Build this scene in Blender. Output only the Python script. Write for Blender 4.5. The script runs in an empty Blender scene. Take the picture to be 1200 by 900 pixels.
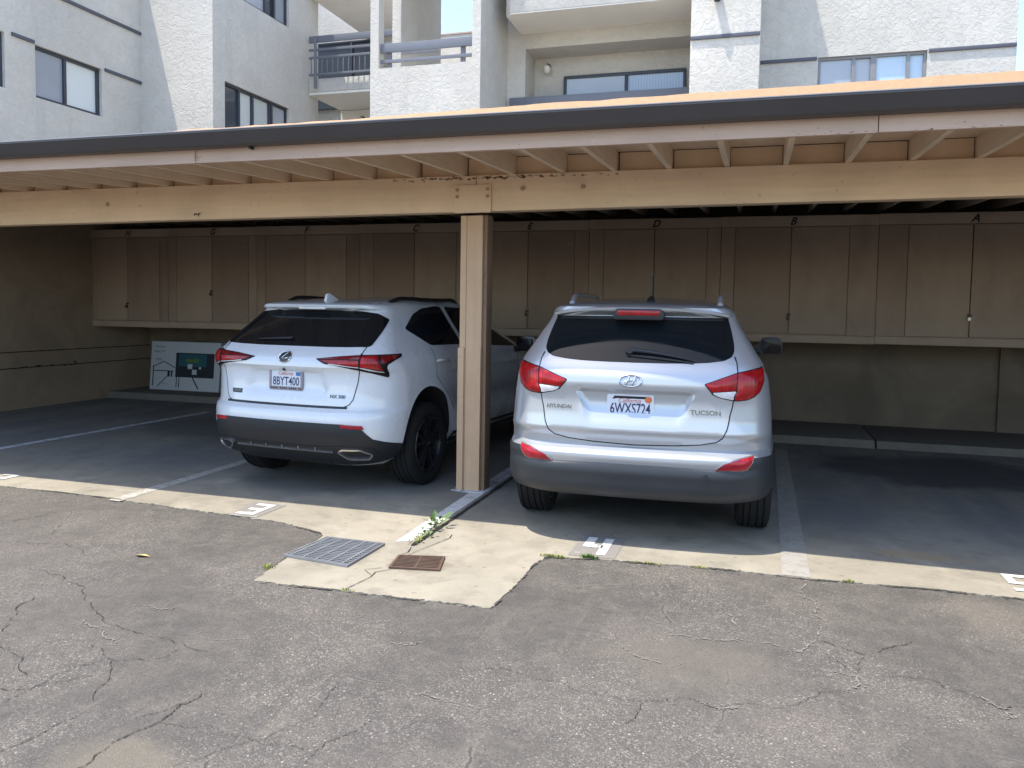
import bpy, bmesh, math, random
import numpy as np
from mathutils import Vector, Matrix, Euler
from mathutils.geometry import delaunay_2d_cdt
random.seed(7)
scene = bpy.context.scene
COL = scene.collection
R = math.radians

# ------------------------------------------------------------------ helpers
def link(o): COL.objects.link(o); return o

def tag(o, label=None, cat=None, group=None, kind=None):
    if label: o['label'] = label
    if cat: o['category'] = cat
    if group: o['group'] = group
    if kind: o['kind'] = kind
    return o

def thing(name, label, cat, loc=(0, 0, 0), group=None):
    o = bpy.data.objects.new(name, None); o.empty_display_size = .1
    o.location = loc; link(o)
    return tag(o, label, cat, group)

def org(o):
    v = Vector((0, 0, 0))
    while o is not None:
        v += o.location; o = o.parent
    return v

class MB:
    """collects geometry in world coordinates; build() links ONE mesh object"""
    def __init__(self): self.v, self.f, self.mi = [], [], []
    def add(self, vs, fs, m=0):
        n = len(self.v); self.v += [tuple(map(float, p)) for p in vs]
        self.f += [tuple(i + n for i in q) for q in fs]; self.mi += [m] * len(fs); return self
    def box(self, x0, x1, y0, y1, z0, z1, m=0):
        x0, x1 = min(x0, x1), max(x0, x1); y0, y1 = min(y0, y1), max(y0, y1); z0, z1 = min(z0, z1), max(z0, z1)
        return self.add([(x0, y0, z0), (x1, y0, z0), (x1, y1, z0), (x0, y1, z0), (x0, y0, z1), (x1, y0, z1), (x1, y1, z1), (x0, y1, z1)],
                        [(0, 3, 2, 1), (4, 5, 6, 7), (0, 1, 5, 4), (1, 2, 6, 5), (2, 3, 7, 6), (3, 0, 4, 7)], m)
    def prism(self, pts, axis, a, b, m=0):
        """closed outline swept along an axis: x -> (y,z) outline, y -> (x,z), z -> (x,y)"""
        n = len(pts)
        def mk(p, t): return {'x': (t, p[0], p[1]), 'y': (p[0], t, p[1]), 'z': (p[0], p[1], t)}[axis]
        vs = [mk(p, a) for p in pts] + [mk(p, b) for p in pts]
        fs = [tuple(range(n))[::-1], tuple(range(n, 2 * n))] + [(i, (i + 1) % n, n + (i + 1) % n, n + i) for i in range(n)]
        return self.add(vs, fs, m)
    def tube(self, path, r, seg=10, cap=True, m=0):
        path = [Vector(p) for p in path]; rs = r if isinstance(r, (list, tuple)) else [r] * len(path)
        rings = []; up = None
        for i, p in enumerate(path):
            d = (path[min(i + 1, len(path) - 1)] - path[max(i - 1, 0)]).normalized()
            if up is None: up = Vector((0, 0, 1)) if abs(d.z) < .9 else Vector((1, 0, 0))
            a = d.cross(up).normalized(); b = a.cross(d).normalized(); up = b
            rings.append([p + (a * math.cos(t) + b * math.sin(t)) * rs[i] for t in [2 * math.pi * k / seg for k in range(seg)]])
        vs = [q for r_ in rings for q in r_]; fs = []
        for i in range(len(rings) - 1):
            for k in range(seg):
                fs.append((i * seg + k, i * seg + (k + 1) % seg, (i + 1) * seg + (k + 1) % seg, (i + 1) * seg + k))
        if cap: fs += [tuple(range(seg))[::-1], tuple((len(rings) - 1) * seg + k for k in range(seg))]
        return self.add(vs, fs, m)
    def cyl(self, c, axis, r, a, b, seg=20, m=0):
        pts = [(math.cos(2 * math.pi * k / seg) * r, math.sin(2 * math.pi * k / seg) * r) for k in range(seg)]
        o = {'x': (c[1], c[2]), 'y': (c[0], c[2]), 'z': (c[0], c[1])}[axis]
        return self.prism([(o[0] + p[0], o[1] + p[1]) for p in pts], axis, a, b, m)
    def lathe_x(self, prof, cy, cz, seg=72, m=0):
        """prof: (x, radius) outline revolved about the x axis"""
        vs = []; n = len(prof)
        for k in range(seg):
            a = 2 * math.pi * k / seg
            vs += [(x, cy + math.cos(a) * r, cz + math.sin(a) * r) for x, r in prof]
        fs = [(k * n + i, k * n + i + 1, ((k + 1) % seg) * n + i + 1, ((k + 1) % seg) * n + i) for k in range(seg) for i in range(n - 1)]
        return self.add(vs, fs, m)
    def ribbon(self, pts, w, z, m=0):
        """flat strip on the ground; w width or list of widths"""
        ws = w if isinstance(w, (list, tuple)) else [w] * len(pts); vs = []
        for i, p in enumerate(pts):
            a, b = pts[max(i - 1, 0)], pts[min(i + 1, len(pts) - 1)]
            d = Vector((b[0] - a[0], b[1] - a[1])); d.normalize(); nn = Vector((-d.y, d.x)) * ws[i] / 2
            vs += [(p[0] + nn.x, p[1] + nn.y, z), (p[0] - nn.x, p[1] - nn.y, z)]
        return self.add(vs, [(2 * i + 1, 2 * i + 3, 2 * i + 2, 2 * i) for i in range(len(pts) - 1)], m)
    def build(self, name, mats, parent=None, smooth=False, bevel=0, angle=35, fix=True, weld=False):
        o0 = org(parent) if parent is not None else Vector((0, 0, 0))
        me = bpy.data.meshes.new(name)
        me.from_pydata([(x - o0.x, y - o0.y, z - o0.z) for x, y, z in self.v], [], self.f)
        mats = mats if isinstance(mats, (list, tuple)) else [mats]
        for q in mats: me.materials.append(q)
        if len(mats) > 1: me.polygons.foreach_set('material_index', self.mi)
        if bevel or fix:
            bm = bmesh.new(); bm.from_mesh(me)
            if weld: bmesh.ops.remove_doubles(bm, verts=bm.verts, dist=.0002)
            if fix: bmesh.ops.recalc_face_normals(bm, faces=bm.faces)
            if bevel:
                ed = [e for e in bm.edges if len(e.link_faces) == 2 and e.calc_face_angle(0) > R(30)]
                bmesh.ops.bevel(bm, geom=ed, offset=bevel, segments=2, profile=.6, affect='EDGES', clamp_overlap=True)
            bm.to_mesh(me); bm.free()
        if smooth or bevel:
            me.polygons.foreach_set('use_smooth', [True] * len(me.polygons)); me.set_sharp_from_angle(angle=R(angle))
        me.update()
        o = bpy.data.objects.new(name, me); link(o)
        if parent is not None: o.parent = parent
        return o

def text2d(body, size, sx=1.0, shear=0.0, align='CENTER', bold=0.0):
    """lettering as flat faces: list of (x, z) points and faces, centred on the origin"""
    cu = bpy.data.curves.new('lettering', 'FONT'); cu.body = body; cu.size = size; cu.align_x = align; cu.align_y = 'CENTER'
    cu.resolution_u = 3; cu.shear = shear; cu.fill_mode = 'BOTH'; cu.offset = bold
    ob = bpy.data.objects.new('lettering', cu); link(ob)
    dg = bpy.context.evaluated_depsgraph_get(); dg.update()
    me = bpy.data.meshes.new_from_object(ob.evaluated_get(dg))
    vs = [(v.co.x * sx, v.co.y) for v in me.vertices]; fs = [tuple(p.vertices) for p in me.polygons]
    bpy.data.objects.remove(ob); bpy.data.curves.remove(cu); bpy.data.meshes.remove(me)
    return vs, fs

# ------------------------------------------------------------------ materials
class NT:
    def __init__(self, name):
        self.m = bpy.data.materials.new(name); self.m.use_nodes = True
        self.t = self.m.node_tree; self.t.nodes.clear()
        self.out = self.n('ShaderNodeOutputMaterial'); self.b = self.n('ShaderNodeBsdfPrincipled')
        self.l(self.b.outputs[0], self.out.inputs['Surface'])
        tc = self.n('ShaderNodeTexCoord'); self.co = tc.outputs['Object']
    def n(self, t, **k):
        x = self.t.nodes.new(t)
        for a, b in k.items(): setattr(x, a, b)
        return x
    def l(self, a, b): self.t.links.new(a, b)
    def put(self, s, v):
        if isinstance(v, bpy.types.NodeSocket): self.l(v, s)
        else: s.default_value = v
    def mapping(self, scale=(1, 1, 1), rot=(0, 0, 0), loc=(0, 0, 0), co=None):
        x = self.n('ShaderNodeMapping'); self.l(co or self.co, x.inputs[0])
        x.inputs['Location'].default_value = loc; x.inputs['Rotation'].default_value = rot; x.inputs['Scale'].default_value = scale
        return x.outputs[0]
    def noise(self, scale, detail=4, rough=.55, co=None, dist=0, color=False):
        x = self.n('ShaderNodeTexNoise'); self.l(co or self.co, x.inputs['Vector'])
        x.inputs['Scale'].default_value = scale; x.inputs['Detail'].default_value = detail; x.inputs['Roughness'].default_value = rough; x.inputs['Distortion'].default_value = dist
        return x.outputs['Color' if color else 'Fac']
    def voro(self, scale, feature='F1', co=None, out='Distance', rnd=1):
        x = self.n('ShaderNodeTexVoronoi', feature=feature); self.l(co or self.co, x.inputs['Vector']); x.inputs['Scale'].default_value = scale
        x.inputs['Randomness'].default_value = rnd
        return x.outputs[out]
    def ramp(self, v, a, b, lo=0., hi=1.):
        x = self.n('ShaderNodeMapRange'); x.interpolation_type = 'SMOOTHSTEP'
        self.put(x.inputs['Value'], v); x.inputs['From Min'].default_value = a; x.inputs['From Max'].default_value = b
        x.inputs['To Min'].default_value = lo; x.inputs['To Max'].default_value = hi
        return x.outputs[0]
    def math(self, op, a, b=0., c=0.):
        x = self.n('ShaderNodeMath', operation=op); self.put(x.inputs[0], a); self.put(x.inputs[1], b); self.put(x.inputs[2], c); return x.outputs[0]
    def mix(self, f, a, b, mode='MIX'):
        x = self.n('ShaderNodeMix', data_type='RGBA', blend_type=mode)
        self.put(x.inputs['Factor'], f)
        for s, v in ((x.inputs[6], a), (x.inputs[7], b)):
            if isinstance(v, bpy.types.NodeSocket): self.l(v, s)
            else: s.default_value = (*v, 1) if len(v) == 3 else v
        return x.outputs[2]
    def bump(self, h, dist=.01, strength=1, nrm=None):
        x = self.n('ShaderNodeBump'); self.l(h, x.inputs['Height']); x.inputs['Distance'].default_value = dist; x.inputs['Strength'].default_value = strength
        if nrm is not None: self.l(nrm, x.inputs['Normal'])
        return x.outputs[0]
    def sep(self, co=None):
        x = self.n('ShaderNodeSeparateXYZ'); self.l(co or self.co, x.inputs[0]); return x.outputs
    def set(self, **k):
        names = dict(color='Base Color', rough='Roughness', metal='Metallic', normal='Normal', coat='Coat Weight', coatr='Coat Roughness', spec='Specular IOR Level', alpha='Alpha', trans='Transmission Weight', ior='IOR')
        for a, v in k.items():
            s = self.b.inputs[names[a]]
            if isinstance(v, bpy.types.NodeSocket): self.l(v, s)
            elif a == 'color': s.default_value = (*v, 1)
            else: s.default_value = v
        return self.m

def plain(name, c, rough=.5, metal=0, spec=.5, coat=0, var=.12, vs=6, bump=0, bs=80):
    """a paint or plastic with slight unevenness of tone, gloss and surface"""
    t = NT(name); f = t.noise(vs, 5)
    lo = tuple(x * (1 - var) for x in c); hi = tuple(min(1, x * (1 + var)) for x in c)
    k = dict(color=t.mix(f, lo, hi), rough=t.ramp(f, .2, .8, max(.0, rough - .06), min(1, rough + .06)), metal=metal, spec=spec, coat=coat)
    if bump: k['normal'] = t.bump(t.noise(bs, 3), bump, .6)
    return t.set(**k)

def wood_paint(name, c, var=.16, axis=0, wear=.0, rough=.7, each=.0):
    """painted timber: grain along one axis, runs, worn spots; each: how much single boards differ"""
    t = NT(name)
    sc = [22, 22, 22]; sc[axis] = 1.1
    g = t.noise(1, 6, .65, t.mapping(tuple(sc)))
    big = t.noise(1.3, 5, .6); mid = t.noise(4.5, 5, .65)
    col = t.mix(g, tuple(x * (1 - var) for x in c), tuple(min(1, x * (1 + var)) for x in c))
    col = t.mix(t.ramp(big, .38, .7, 0, .38), col, tuple(x * .68 for x in c))
    col = t.mix(t.ramp(mid, .50, .72, 0, .30), col, (min(1, c[0] * 1.12), c[1] * 1.16, c[2] * 1.22))
    if each:
        oi = t.n('ShaderNodeObjectInfo')
        col = t.mix(t.ramp(oi.outputs['Random'], 0, 1, 0, each), col, (c[0] * .62, c[1] * .55, c[2] * .55))
        sm = t.noise(2.2, 5, .6, t.mapping((1, 1, .5)))
        col = t.mix(t.ramp(sm, .50, .75, 0, .35), col, tuple(x * .5 for x in c))
    sp = t.ramp(t.noise(26, 3), .68 - wear, .76 - wear)
    col = t.mix(t.math('MULTIPLY', sp, .55), col, tuple(x * .45 for x in c))
    return t.set(color=col, rough=rough, normal=t.bump(t.math('ADD', g, t.math('MULTIPLY', mid, .6)), .004, .5), spec=.3)

def m_stucco():
    t = NT('stucco')
    warp = t.mix(.07, t.co, t.noise(2.4, 3, .5, color=True))
    a = t.noise(8.0, 6, .66, warp, dist=1.5); b = t.noise(24, 5, .62, warp, dist=.8); c = t.noise(90, 3)
    tr = t.ramp(a, .40, .55)
    h = t.math('ADD', t.math('MULTIPLY', tr, .55), t.math('ADD', t.math('MULTIPLY', b, .95), t.math('MULTIPLY', c, .25)))
    dirt = t.noise(.55, 5, .6)
    col = t.mix(t.ramp(dirt, .3, .75), (.565, .535, .485), (.655, .625, .57))
    col = t.mix(t.ramp(t.noise(3.2, 5, .65), .42, .66, 0, .20), col, (.50, .495, .475))
    col = t.mix(t.ramp(a, .36, .52, .26, 0), col, (.46, .455, .435))
    run = t.noise(1.0, 5, .6, t.mapping((2.6, 2.6, .22)))
    col = t.mix(t.ramp(run, .54, .74, 0, .24), col, (.40, .385, .355))
    return t.set(color=col, rough=.92, spec=.15, normal=t.bump(h, .0095, .8))

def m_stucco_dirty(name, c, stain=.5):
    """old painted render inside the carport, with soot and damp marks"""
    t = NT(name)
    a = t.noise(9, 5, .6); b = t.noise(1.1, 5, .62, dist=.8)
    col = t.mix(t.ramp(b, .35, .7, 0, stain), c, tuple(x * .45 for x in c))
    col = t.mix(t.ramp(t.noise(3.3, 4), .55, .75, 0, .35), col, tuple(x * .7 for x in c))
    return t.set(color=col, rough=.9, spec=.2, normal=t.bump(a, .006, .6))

def m_asphalt():
    t = NT('asphalt'); co = t.co; p = t.sep()
    big = t.noise(.50, 5, .6); mid = t.noise(2.6, 6, .68, dist=.6); fine = t.noise(70, 4, .7); grain = t.noise(260, 3, .7)
    col = t.mix(t.ramp(big, .36, .64), (0.081, 0.075, 0.067), (0.107, 0.096, 0.086))
    col = t.mix(t.ramp(mid, .40, .70, 0, .75), col, (0.124, 0.110, 0.096))
    col = t.mix(t.ramp(t.noise(1.3, 6, .7, t.mapping(loc=(4, 7, 0)), dist=.5), .52, .68, 0, .6), col, (0.062, 0.059, 0.056))
    # streaks left by turning tyres
    st = t.noise(2.2, 5, .62, t.mapping((7.0, .45, 1), rot=(0, 0, R(-16)), loc=(2, 0, 0)))
    col = t.mix(t.math('MULTIPLY', t.ramp(st, .52, .68, 0, .6), t.ramp(t.noise(.7, 3, .5, t.mapping(loc=(1, 3, 0))), .42, .6)), col, (0.138, 0.122, 0.103))
    st = t.noise(2.0, 5, .62, t.mapping((.5, 6.5, 1), rot=(0, 0, R(24)), loc=(5, 2, 0)))
    col = t.mix(t.math('MULTIPLY', t.ramp(st, .55, .68, 0, .5), t.ramp(t.noise(.6, 3, .5, t.mapping(loc=(7, 3, 0))), .45, .6)), col, (0.076, 0.069, 0.065))
    m2 = t.noise(9, 6, .72, dist=.5)
    col = t.mix(t.ramp(m2, .46, .70, 0, .55), col, (0.147, 0.130, 0.112))
    col = t.mix(t.ramp(m2, .30, .46, .40, 0), col, (0.059, 0.054, 0.050))
    # aggregate: small stones of their own tone showing where the binder has worn
    worn = t.ramp(t.noise(1.1, 5, .65, t.mapping(loc=(9, 2, 0)), dist=.4), .36, .64, .06, .85)
    s1 = t.sep(t.voro(150, out='Color')); dst = t.voro(150)
    col = t.mix(t.math('MULTIPLY', t.ramp(s1[0], .74, .95, 0, .72), worn), col, (0.279, 0.251, 0.218))
    col = t.mix(t.ramp(s1[1], .70, .95, 0, .55), col, (0.055, 0.050, 0.047))
    s2 = t.sep(t.voro(330, out='Color'))
    col = t.mix(t.math('MULTIPLY', t.ramp(s2[0], .66, 1, 0, .5), worn), col, (0.266, 0.239, 0.207))
    s3 = t.sep(t.voro(60, out='Color')); d3 = t.voro(60)
    col = t.mix(t.math('MULTIPLY', t.math('MULTIPLY', t.ramp(s3[0], .925, .935), t.ramp(d3, .22, .32, 1, 0)), worn), col, (0.391, 0.357, 0.305))
    # fine crazing
    wp = t.mix(.12, co, t.noise(2.6, 6, .7, color=True))
    e = t.voro(.95, 'DISTANCE_TO_EDGE', wp)
    m = t.math('MULTIPLY', t.ramp(t.noise(.7, 3, .5, t.mapping(loc=(3, 1, 0))), .38, .54), t.ramp(t.noise(6, 4, .6), .40, .56))
    col = t.mix(t.math('MULTIPLY', t.ramp(e, .004, .014, .35, 0), m), col, (0.209, 0.187, 0.161))
    crack = t.math('MULTIPLY', t.ramp(e, .0012, .0042, 1, 0), m)
    col = t.mix(t.math('MULTIPLY', crack, .55), col, (0.031, 0.028, 0.026))
    h = t.math('ADD', t.math('MULTIPLY', t.ramp(dst, 0, .6, 1, 0), .55), t.math('ADD', fine, t.math('MULTIPLY', grain, .5)))
    h = t.math('SUBTRACT', h, t.math('MULTIPLY', crack, 1.5))
    # pale worn patches
    def patch(col, cx, cy, sx, sy, amt, c):
        dx = t.math('SUBTRACT', p[0], cx); dy = t.math('SUBTRACT', p[1], cy)
        d = t.math('ADD', t.math('SQRT', t.math('ADD', t.math('POWER', t.math('MULTIPLY', dx, sx), 2), t.math('POWER', t.math('MULTIPLY', dy, sy), 2))), t.math('MULTIPLY', t.math('SUBTRACT', t.noise(4.5, 6, .7), .5), 1.7))
        return t.mix(t.ramp(d, .45, 1.15, amt, 0), col, c)
    col = patch(col, -2.02, 2.12, 3.6, 5.5, .6, (0.178, 0.155, 0.118))
    col = patch(col, -.25, 3.55, 2.2, 3.2, .3, (0.159, 0.140, 0.110))
    col = patch(col, 1.2, 4.6, 4.5, 3.5, .4, (0.178, 0.155, 0.125))
    return t.set(color=col, rough=t.ramp(mid, .2, .8, .74, .9), spec=.3, normal=t.bump(h, .0045, .7))

def m_concrete():
    t = NT('slab_concrete'); p = t.sep()
    big = t.noise(.7, 6, .62, dist=.4); mid = t.noise(4.5, 5, .62); fine = t.noise(60, 4, .65)
    col = t.mix(t.ramp(big, .3, .72), (.225, .203, .160), (.345, .310, .245))
    col = t.mix(t.ramp(mid, .46, .74, 0, .55), col, (.165, .149, .122))
    col = t.mix(t.ramp(t.noise(1.6, 6, .68, t.mapping(loc=(6, 3, 0)), dist=.8), .50, .70, 0, .5), col, (.375, .34, .275))
    col = t.mix(t.ramp(t.noise(13, 5, .7), .52, .75, 0, .35), col, (.22, .20, .165))
    # tyre grime and drips, plus shade under the roof painted into the colour
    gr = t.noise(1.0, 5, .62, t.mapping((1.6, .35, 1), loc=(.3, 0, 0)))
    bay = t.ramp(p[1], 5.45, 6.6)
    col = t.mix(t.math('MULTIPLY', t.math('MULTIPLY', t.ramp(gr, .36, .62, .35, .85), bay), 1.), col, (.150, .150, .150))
    def blot(cx, cy, sx, sy, r, amt, c, col, n=5., dd=.9):
        dx = t.math('MULTIPLY', t.math('SUBTRACT', p[0], cx), sx); dy = t.math('MULTIPLY', t.math('SUBTRACT', p[1], cy), sy)
        d = t.math('ADD', t.math('SQRT', t.math('ADD', t.math('POWER', dx, 2), t.math('POWER', dy, 2))), t.math('MULTIPLY', t.math('SUBTRACT', t.noise(n, 5, .6), .5), dd))
        return t.mix(t.ramp(d, r * .7, r * 1.15, amt, 0), col, c)
    col = blot(1.85, 8.75, .8, 1.05, .95, .8, (.055, .054, .055), col, 1.6, 1.0)
    col = blot(2.6, 7.3, 1.2, 1.8, .4, .6, (.08, .08, .08), col, 2., .7)
    col = blot(1.05, 5.62, 1.6, 5.5, .5, .55, (.30, .22, .12), col, 7)
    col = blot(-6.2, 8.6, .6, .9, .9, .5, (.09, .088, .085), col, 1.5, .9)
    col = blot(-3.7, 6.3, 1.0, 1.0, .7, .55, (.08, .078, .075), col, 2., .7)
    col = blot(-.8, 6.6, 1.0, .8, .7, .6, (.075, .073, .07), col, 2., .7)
    col = blot(-2.5, 4.42, 2.6, 2.6, .75, .55, (.175, .155, .125), col, 5., 1.3)
    col = blot(-1.9, 4.36, 4.2, 5.0, .80, .60, (.165, .135, .10), col, 6., 1.2)
    col = blot(-2.1, 4.9, 5.0, 1.4, .70, .45, (.20, .18, .145), col, 5., 1.2)
    col = t.mix(t.ramp(fine, .62, .72, 0, .35), col, (.22, .2, .175))
    s = t.sep(t.voro(45, out='Color'))
    col = t.mix(t.math('MULTIPLY', t.ramp(s[0], .990, .996), .6), col, (.16, .14, .12))
    return t.set(color=col, rough=t.ramp(mid, .2, .8, .75, .92), spec=.3, normal=t.bump(t.math('ADD', fine, mid), .0035, .6))

def m_worn_paint(name, c, under, cover=.42):
    t = NT(name); a = t.noise(9, 6, .7); b = t.noise(42, 4, .7)
    f = t.ramp(t.math('ADD', t.math('MULTIPLY', a, .6), t.math('MULTIPLY', b, .4)), cover - .06, cover + .05)
    return t.set(color=t.mix(f, under, c), rough=.8, spec=.3, normal=t.bump(b, .002, .5))

def m_car_paint(name, c, metal, rough, coat=1.):
    t = NT(name); fl = t.sep(t.voro(900, out='Color'))[0]; d = t.noise(2.2, 5, .6)
    col = t.mix(fl, tuple(x * (.94 if metal else .99) for x in c), tuple(min(1, x * (1.06 if metal else 1.01)) for x in c))
    col = t.mix(t.ramp(d, .5, .8, 0, .10), col, (.42, .38, .32))       # a film of dust
    return t.set(color=col, metal=metal, rough=t.ramp(d, .3, .8, rough, rough + .07), coat=coat, coatr=t.ramp(d, .3, .8, .03, .09), spec=.5)

def m_lens(name, c, rows=0):
    t = NT(name)
    co = t.mapping((90, 90, 90)); w = t.n('ShaderNodeTexWave', wave_type='BANDS', bands_direction='X'); t.l(t.co, w.inputs[0]); w.inputs['Scale'].default_value = 14
    col = t.mix(t.ramp(t.noise(14, 3), .35, .7), tuple(x * .62 for x in c), c)
    col = t.mix(t.math('MULTIPLY', w.outputs[1], .30), col, tuple(x * .35 for x in c))
    return t.set(color=col, rough=.22, spec=.35, coat=.35, coatr=.03, normal=t.bump(w.outputs[1], .0012, .4))

def m_glass_dark(name, c=(.008, .010, .012), rough=.02):
    t = NT(name); d = t.noise(3, 5)
    return t.set(color=c, rough=t.ramp(d, .3, .8, rough, rough + .05), spec=.2)

def m_window(name, base, stripes=0., dark=.0):
    """glazing with blinds close behind it"""
    t = NT(name); p = t.sep()
    col = base
    if stripes:
        w = t.n('ShaderNodeTexWave', wave_type='BANDS', bands_direction='X'); t.l(t.mapping((1, 1, .0)), w.inputs[0]); w.inputs['Scale'].default_value = stripes
        col = t.mix(t.ramp(w.outputs[1], .2, .6, .35, 0), base, tuple(x * .6 for x in base))
        return t.set(color=col, rough=.05, spec=.6, coat=.6, coatr=.01)
    col = t.mix(t.noise(1.2, 3), tuple(x * .8 for x in base), tuple(min(1, x * 1.15) for x in base))
    return t.set(color=col, rough=.04, spec=.6, coat=.6, coatr=.01)

M = {}
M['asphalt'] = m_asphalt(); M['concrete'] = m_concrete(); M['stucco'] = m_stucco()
M['soffit'] = plain('soffit_plaster', (.78, .75, .69), .9, var=.08, vs=2, bump=.003, bs=40)
M['beige_x'] = wood_paint('beige_paint_long', (.79, .585, .385), axis=0)
M['beige_y'] = wood_paint('beige_paint_rafter', (.74, .595, .44), axis=1)
M['beige_z'] = wood_paint('beige_paint_post', (.60, .40, .25), axis=2, wear=.03)
M['beige_brown'] = wood_paint('bare_brown_board', (.25, .165, .105), axis=2, wear=.06)
M['fascia'] = wood_paint('fascia_paint', (.60, .435, .34), axis=0, wear=.02)
M['cab'] = wood_paint('locker_paint', (.36, .265, .19), axis=2, var=.10, each=.5)
M['cab_trim'] = wood_paint('locker_trim_paint', (.40, .30, .215), axis=0, var=.10, each=.3)
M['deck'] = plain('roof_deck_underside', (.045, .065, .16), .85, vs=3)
M['inner'] = wood_paint('inner_rafter_timber', (.12, .095, .075), axis=1)
M['roofing'] = plain('tan_mineral_roofing', (.46, .285, .165), .95, var=.18, vs=30, bump=.004, bs=160)
M['roof_top'] = plain('aged_roof_sheet', (.60, .53, .42), .95, var=.2, vs=6, bump=.003, bs=120)
M['gutter'] = plain('gutter_paint', (.058, .052, .052), .42, var=.2, vs=3)
M['lip'] = plain('gutter_lip_sunlit', (.36, .35, .35), .4, var=.15, vs=8)  # pale tone paints in the sun on the gutter's top edge
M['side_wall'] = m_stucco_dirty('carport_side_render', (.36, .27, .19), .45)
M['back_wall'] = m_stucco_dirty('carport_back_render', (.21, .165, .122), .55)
M['kerbm'] = plain('kerb_concrete', (.15, .135, .115), .9, var=.3, vs=5, bump=.004)
M['white_paint'] = m_worn_paint('road_paint_white', (.64, .63, .60), (.38, .35, .30), .445)
M['faint_paint'] = m_worn_paint('road_paint_faded', (.52, .53, .55), (.24, .23, .215), .46)
M['ghost_paint'] = m_worn_paint('road_paint_ghost', (.315, .30, .275), (.265, .245, .205), .48)
M['peel'] = plain('bare_primer', (.30, .185, .115), .8, var=.4, vs=40)
M['dim_paint'] = m_worn_paint('road_paint_dim', (.40, .385, .35), (.285, .262, .215), .49)
M['grey_box'] = m_worn_paint('stencil_grey_paint', (.215, .20, .185), (.42, .385, .33), .40)
M['dark_gap'] = plain('gap_dirt', (.018, .016, .015), .95)
M['crack'] = plain('crack_dirt', (.030, .027, .025), .95)
M['lip_dirt'] = plain('slab_lip_dirt', (.070, .062, .052), .95, var=.4, vs=30)
M['crack_pale'] = plain('crack_dust', (.205, .188, .165), .95, var=.3, vs=30)
M['trim'] = plain('dark_trim_paint', (.085, .090, .115), .6, var=.12)
M['rail'] = plain('railing_grey_paint', (.165, .175, .205), .55, var=.10)
M['frame_dark'] = plain('window_frame_dark', (.040, .048, .065), .4)
M['frame_grey'] = plain('window_frame_grey', (.22, .22, .23), .4)
M['win_screen'] = m_window('window_with_screen', (.30, .335, .39))
M['win_blind'] = m_window('window_with_blind', (.66, .70, .70), 9.)
M['win_slats'] = m_window('window_with_slats', (.42, .50, .62), 5.5)
M['win_sky'] = m_window('window_pale', (.50, .62, .74), 0)
M['win_grey'] = m_window('window_grey_curtain', (.42, .45, .50), 0)
M['win_dark'] = m_window('window_dark', (.05, .065, .085), 0)
M['lampglass'] = plain('lamp_glass', (.75, .72, .66), .25)
M['black_plastic'] = plain('black_plastic', (.012, .012, .013), .45)
M['bolt'] = plain('painted_bolt', (.36, .25, .165), .5)
M['rust'] = plain('rusty_iron', (.105, .065, .045), .8, metal=.2, var=.4, vs=18, bump=.002)
M['galv'] = plain('galvanised_grate', (.24, .245, .255), .55, metal=.35, var=.25, vs=10)
M['pit'] = plain('grate_pit', (.012, .012, .013), .95)
M['leaf'] = plain('weed_leaf', (.085, .155, .030), .55, var=.45, vs=40)
M['leaf_y'] = plain('dry_grass', (.20, .22, .045), .65, var=.4, vs=40)
M['deadleaf'] = plain('dead_leaf', (.38, .30, .12), .7, var=.3, vs=40)
M['ink'] = plain('stencil_ink', (.020, .017, .020), .8)
M['brass'] = plain('old_padlock', (.075, .045, .030), .5, metal=.5)
M['steel'] = plain('bright_padlock', (.55, .52, .45), .35, metal=.6)
M['card'] = plain('white_carton', (.50, .52, .54), .6, var=.06)
M['card_teal'] = plain('carton_teal_print', (.020, .10, .125), .5)
M['card_dark'] = plain('carton_dark_print', (.016, .022, .032), .5)
M['card_green'] = plain('carton_green_print', (.10, .18, .04), .5)
# cars
M['silver'] = m_car_paint('silver_car_paint', (.46, .475, .50), .55, .33)
M['white'] = m_car_paint('white_car_paint', (.64, .66, .685), 0., .26)
M['clad'] = plain('grey_bumper_plastic', (.025, .028, .033), .46, var=.10, vs=3, bump=.0006, bs=400)
M['clad_dark'] = plain('charcoal_bumper_plastic', (.012, .014, .018), .5, var=.12, vs=3, bump=.0006, bs=400)
M['red'] = m_lens('red_lens', (.46, .004, .010)); M['red2'] = m_lens('deep_red_lens', (.24, .004, .008))
M['reflector'] = m_lens('red_reflector', (.48, .012, .03))
M['clear'] = plain('clear_lens', (.62, .60, .60), .18, coat=1, var=.3, vs=45)
M['smoke'] = m_glass_dark('smoked_lens', (.014, .012, .014), .08)
M['glass'] = m_glass_dark('tinted_glass'); M['glass2'] = m_glass_dark('tinted_side_glass', (.010, .012, .016), .03)
M['gap'] = plain('panel_gap', (.010, .010, .012), .9)
M['well'] = plain('wheel_well_liner', (.010, .010, .010), .95)
def m_tyre():
    t = NT('tyre_rubber'); n = t.noise(26, 4); return t.set(color=t.mix(n, (.007, .007, .008), (.018, .018, .018)), rough=.85, spec=.3, normal=t.bump(t.noise(120, 2), .002, .5))
M['tyre'] = m_tyre()
M['rim_black'] = plain('black_rim', (.016, .016, .018), .25, coat=.6)
M['rim_silver'] = plain('silver_rim', (.40, .41, .42), .35, metal=.8)
M['chrome'] = plain('chrome', (.62, .63, .64), .12, metal=1., var=.04)
M['chrome_dull'] = plain('brushed_trim', (.33, .34, .36), .3, metal=.8, var=.08)
M['plate'] = plain('number_plate', (.66, .67, .70), .45, var=.05)
M['plate_blue'] = plain('plate_lettering', (.018, .030, .115), .5)
M['plate_red'] = plain('plate_script', (.50, .055, .045), .5)
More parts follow.
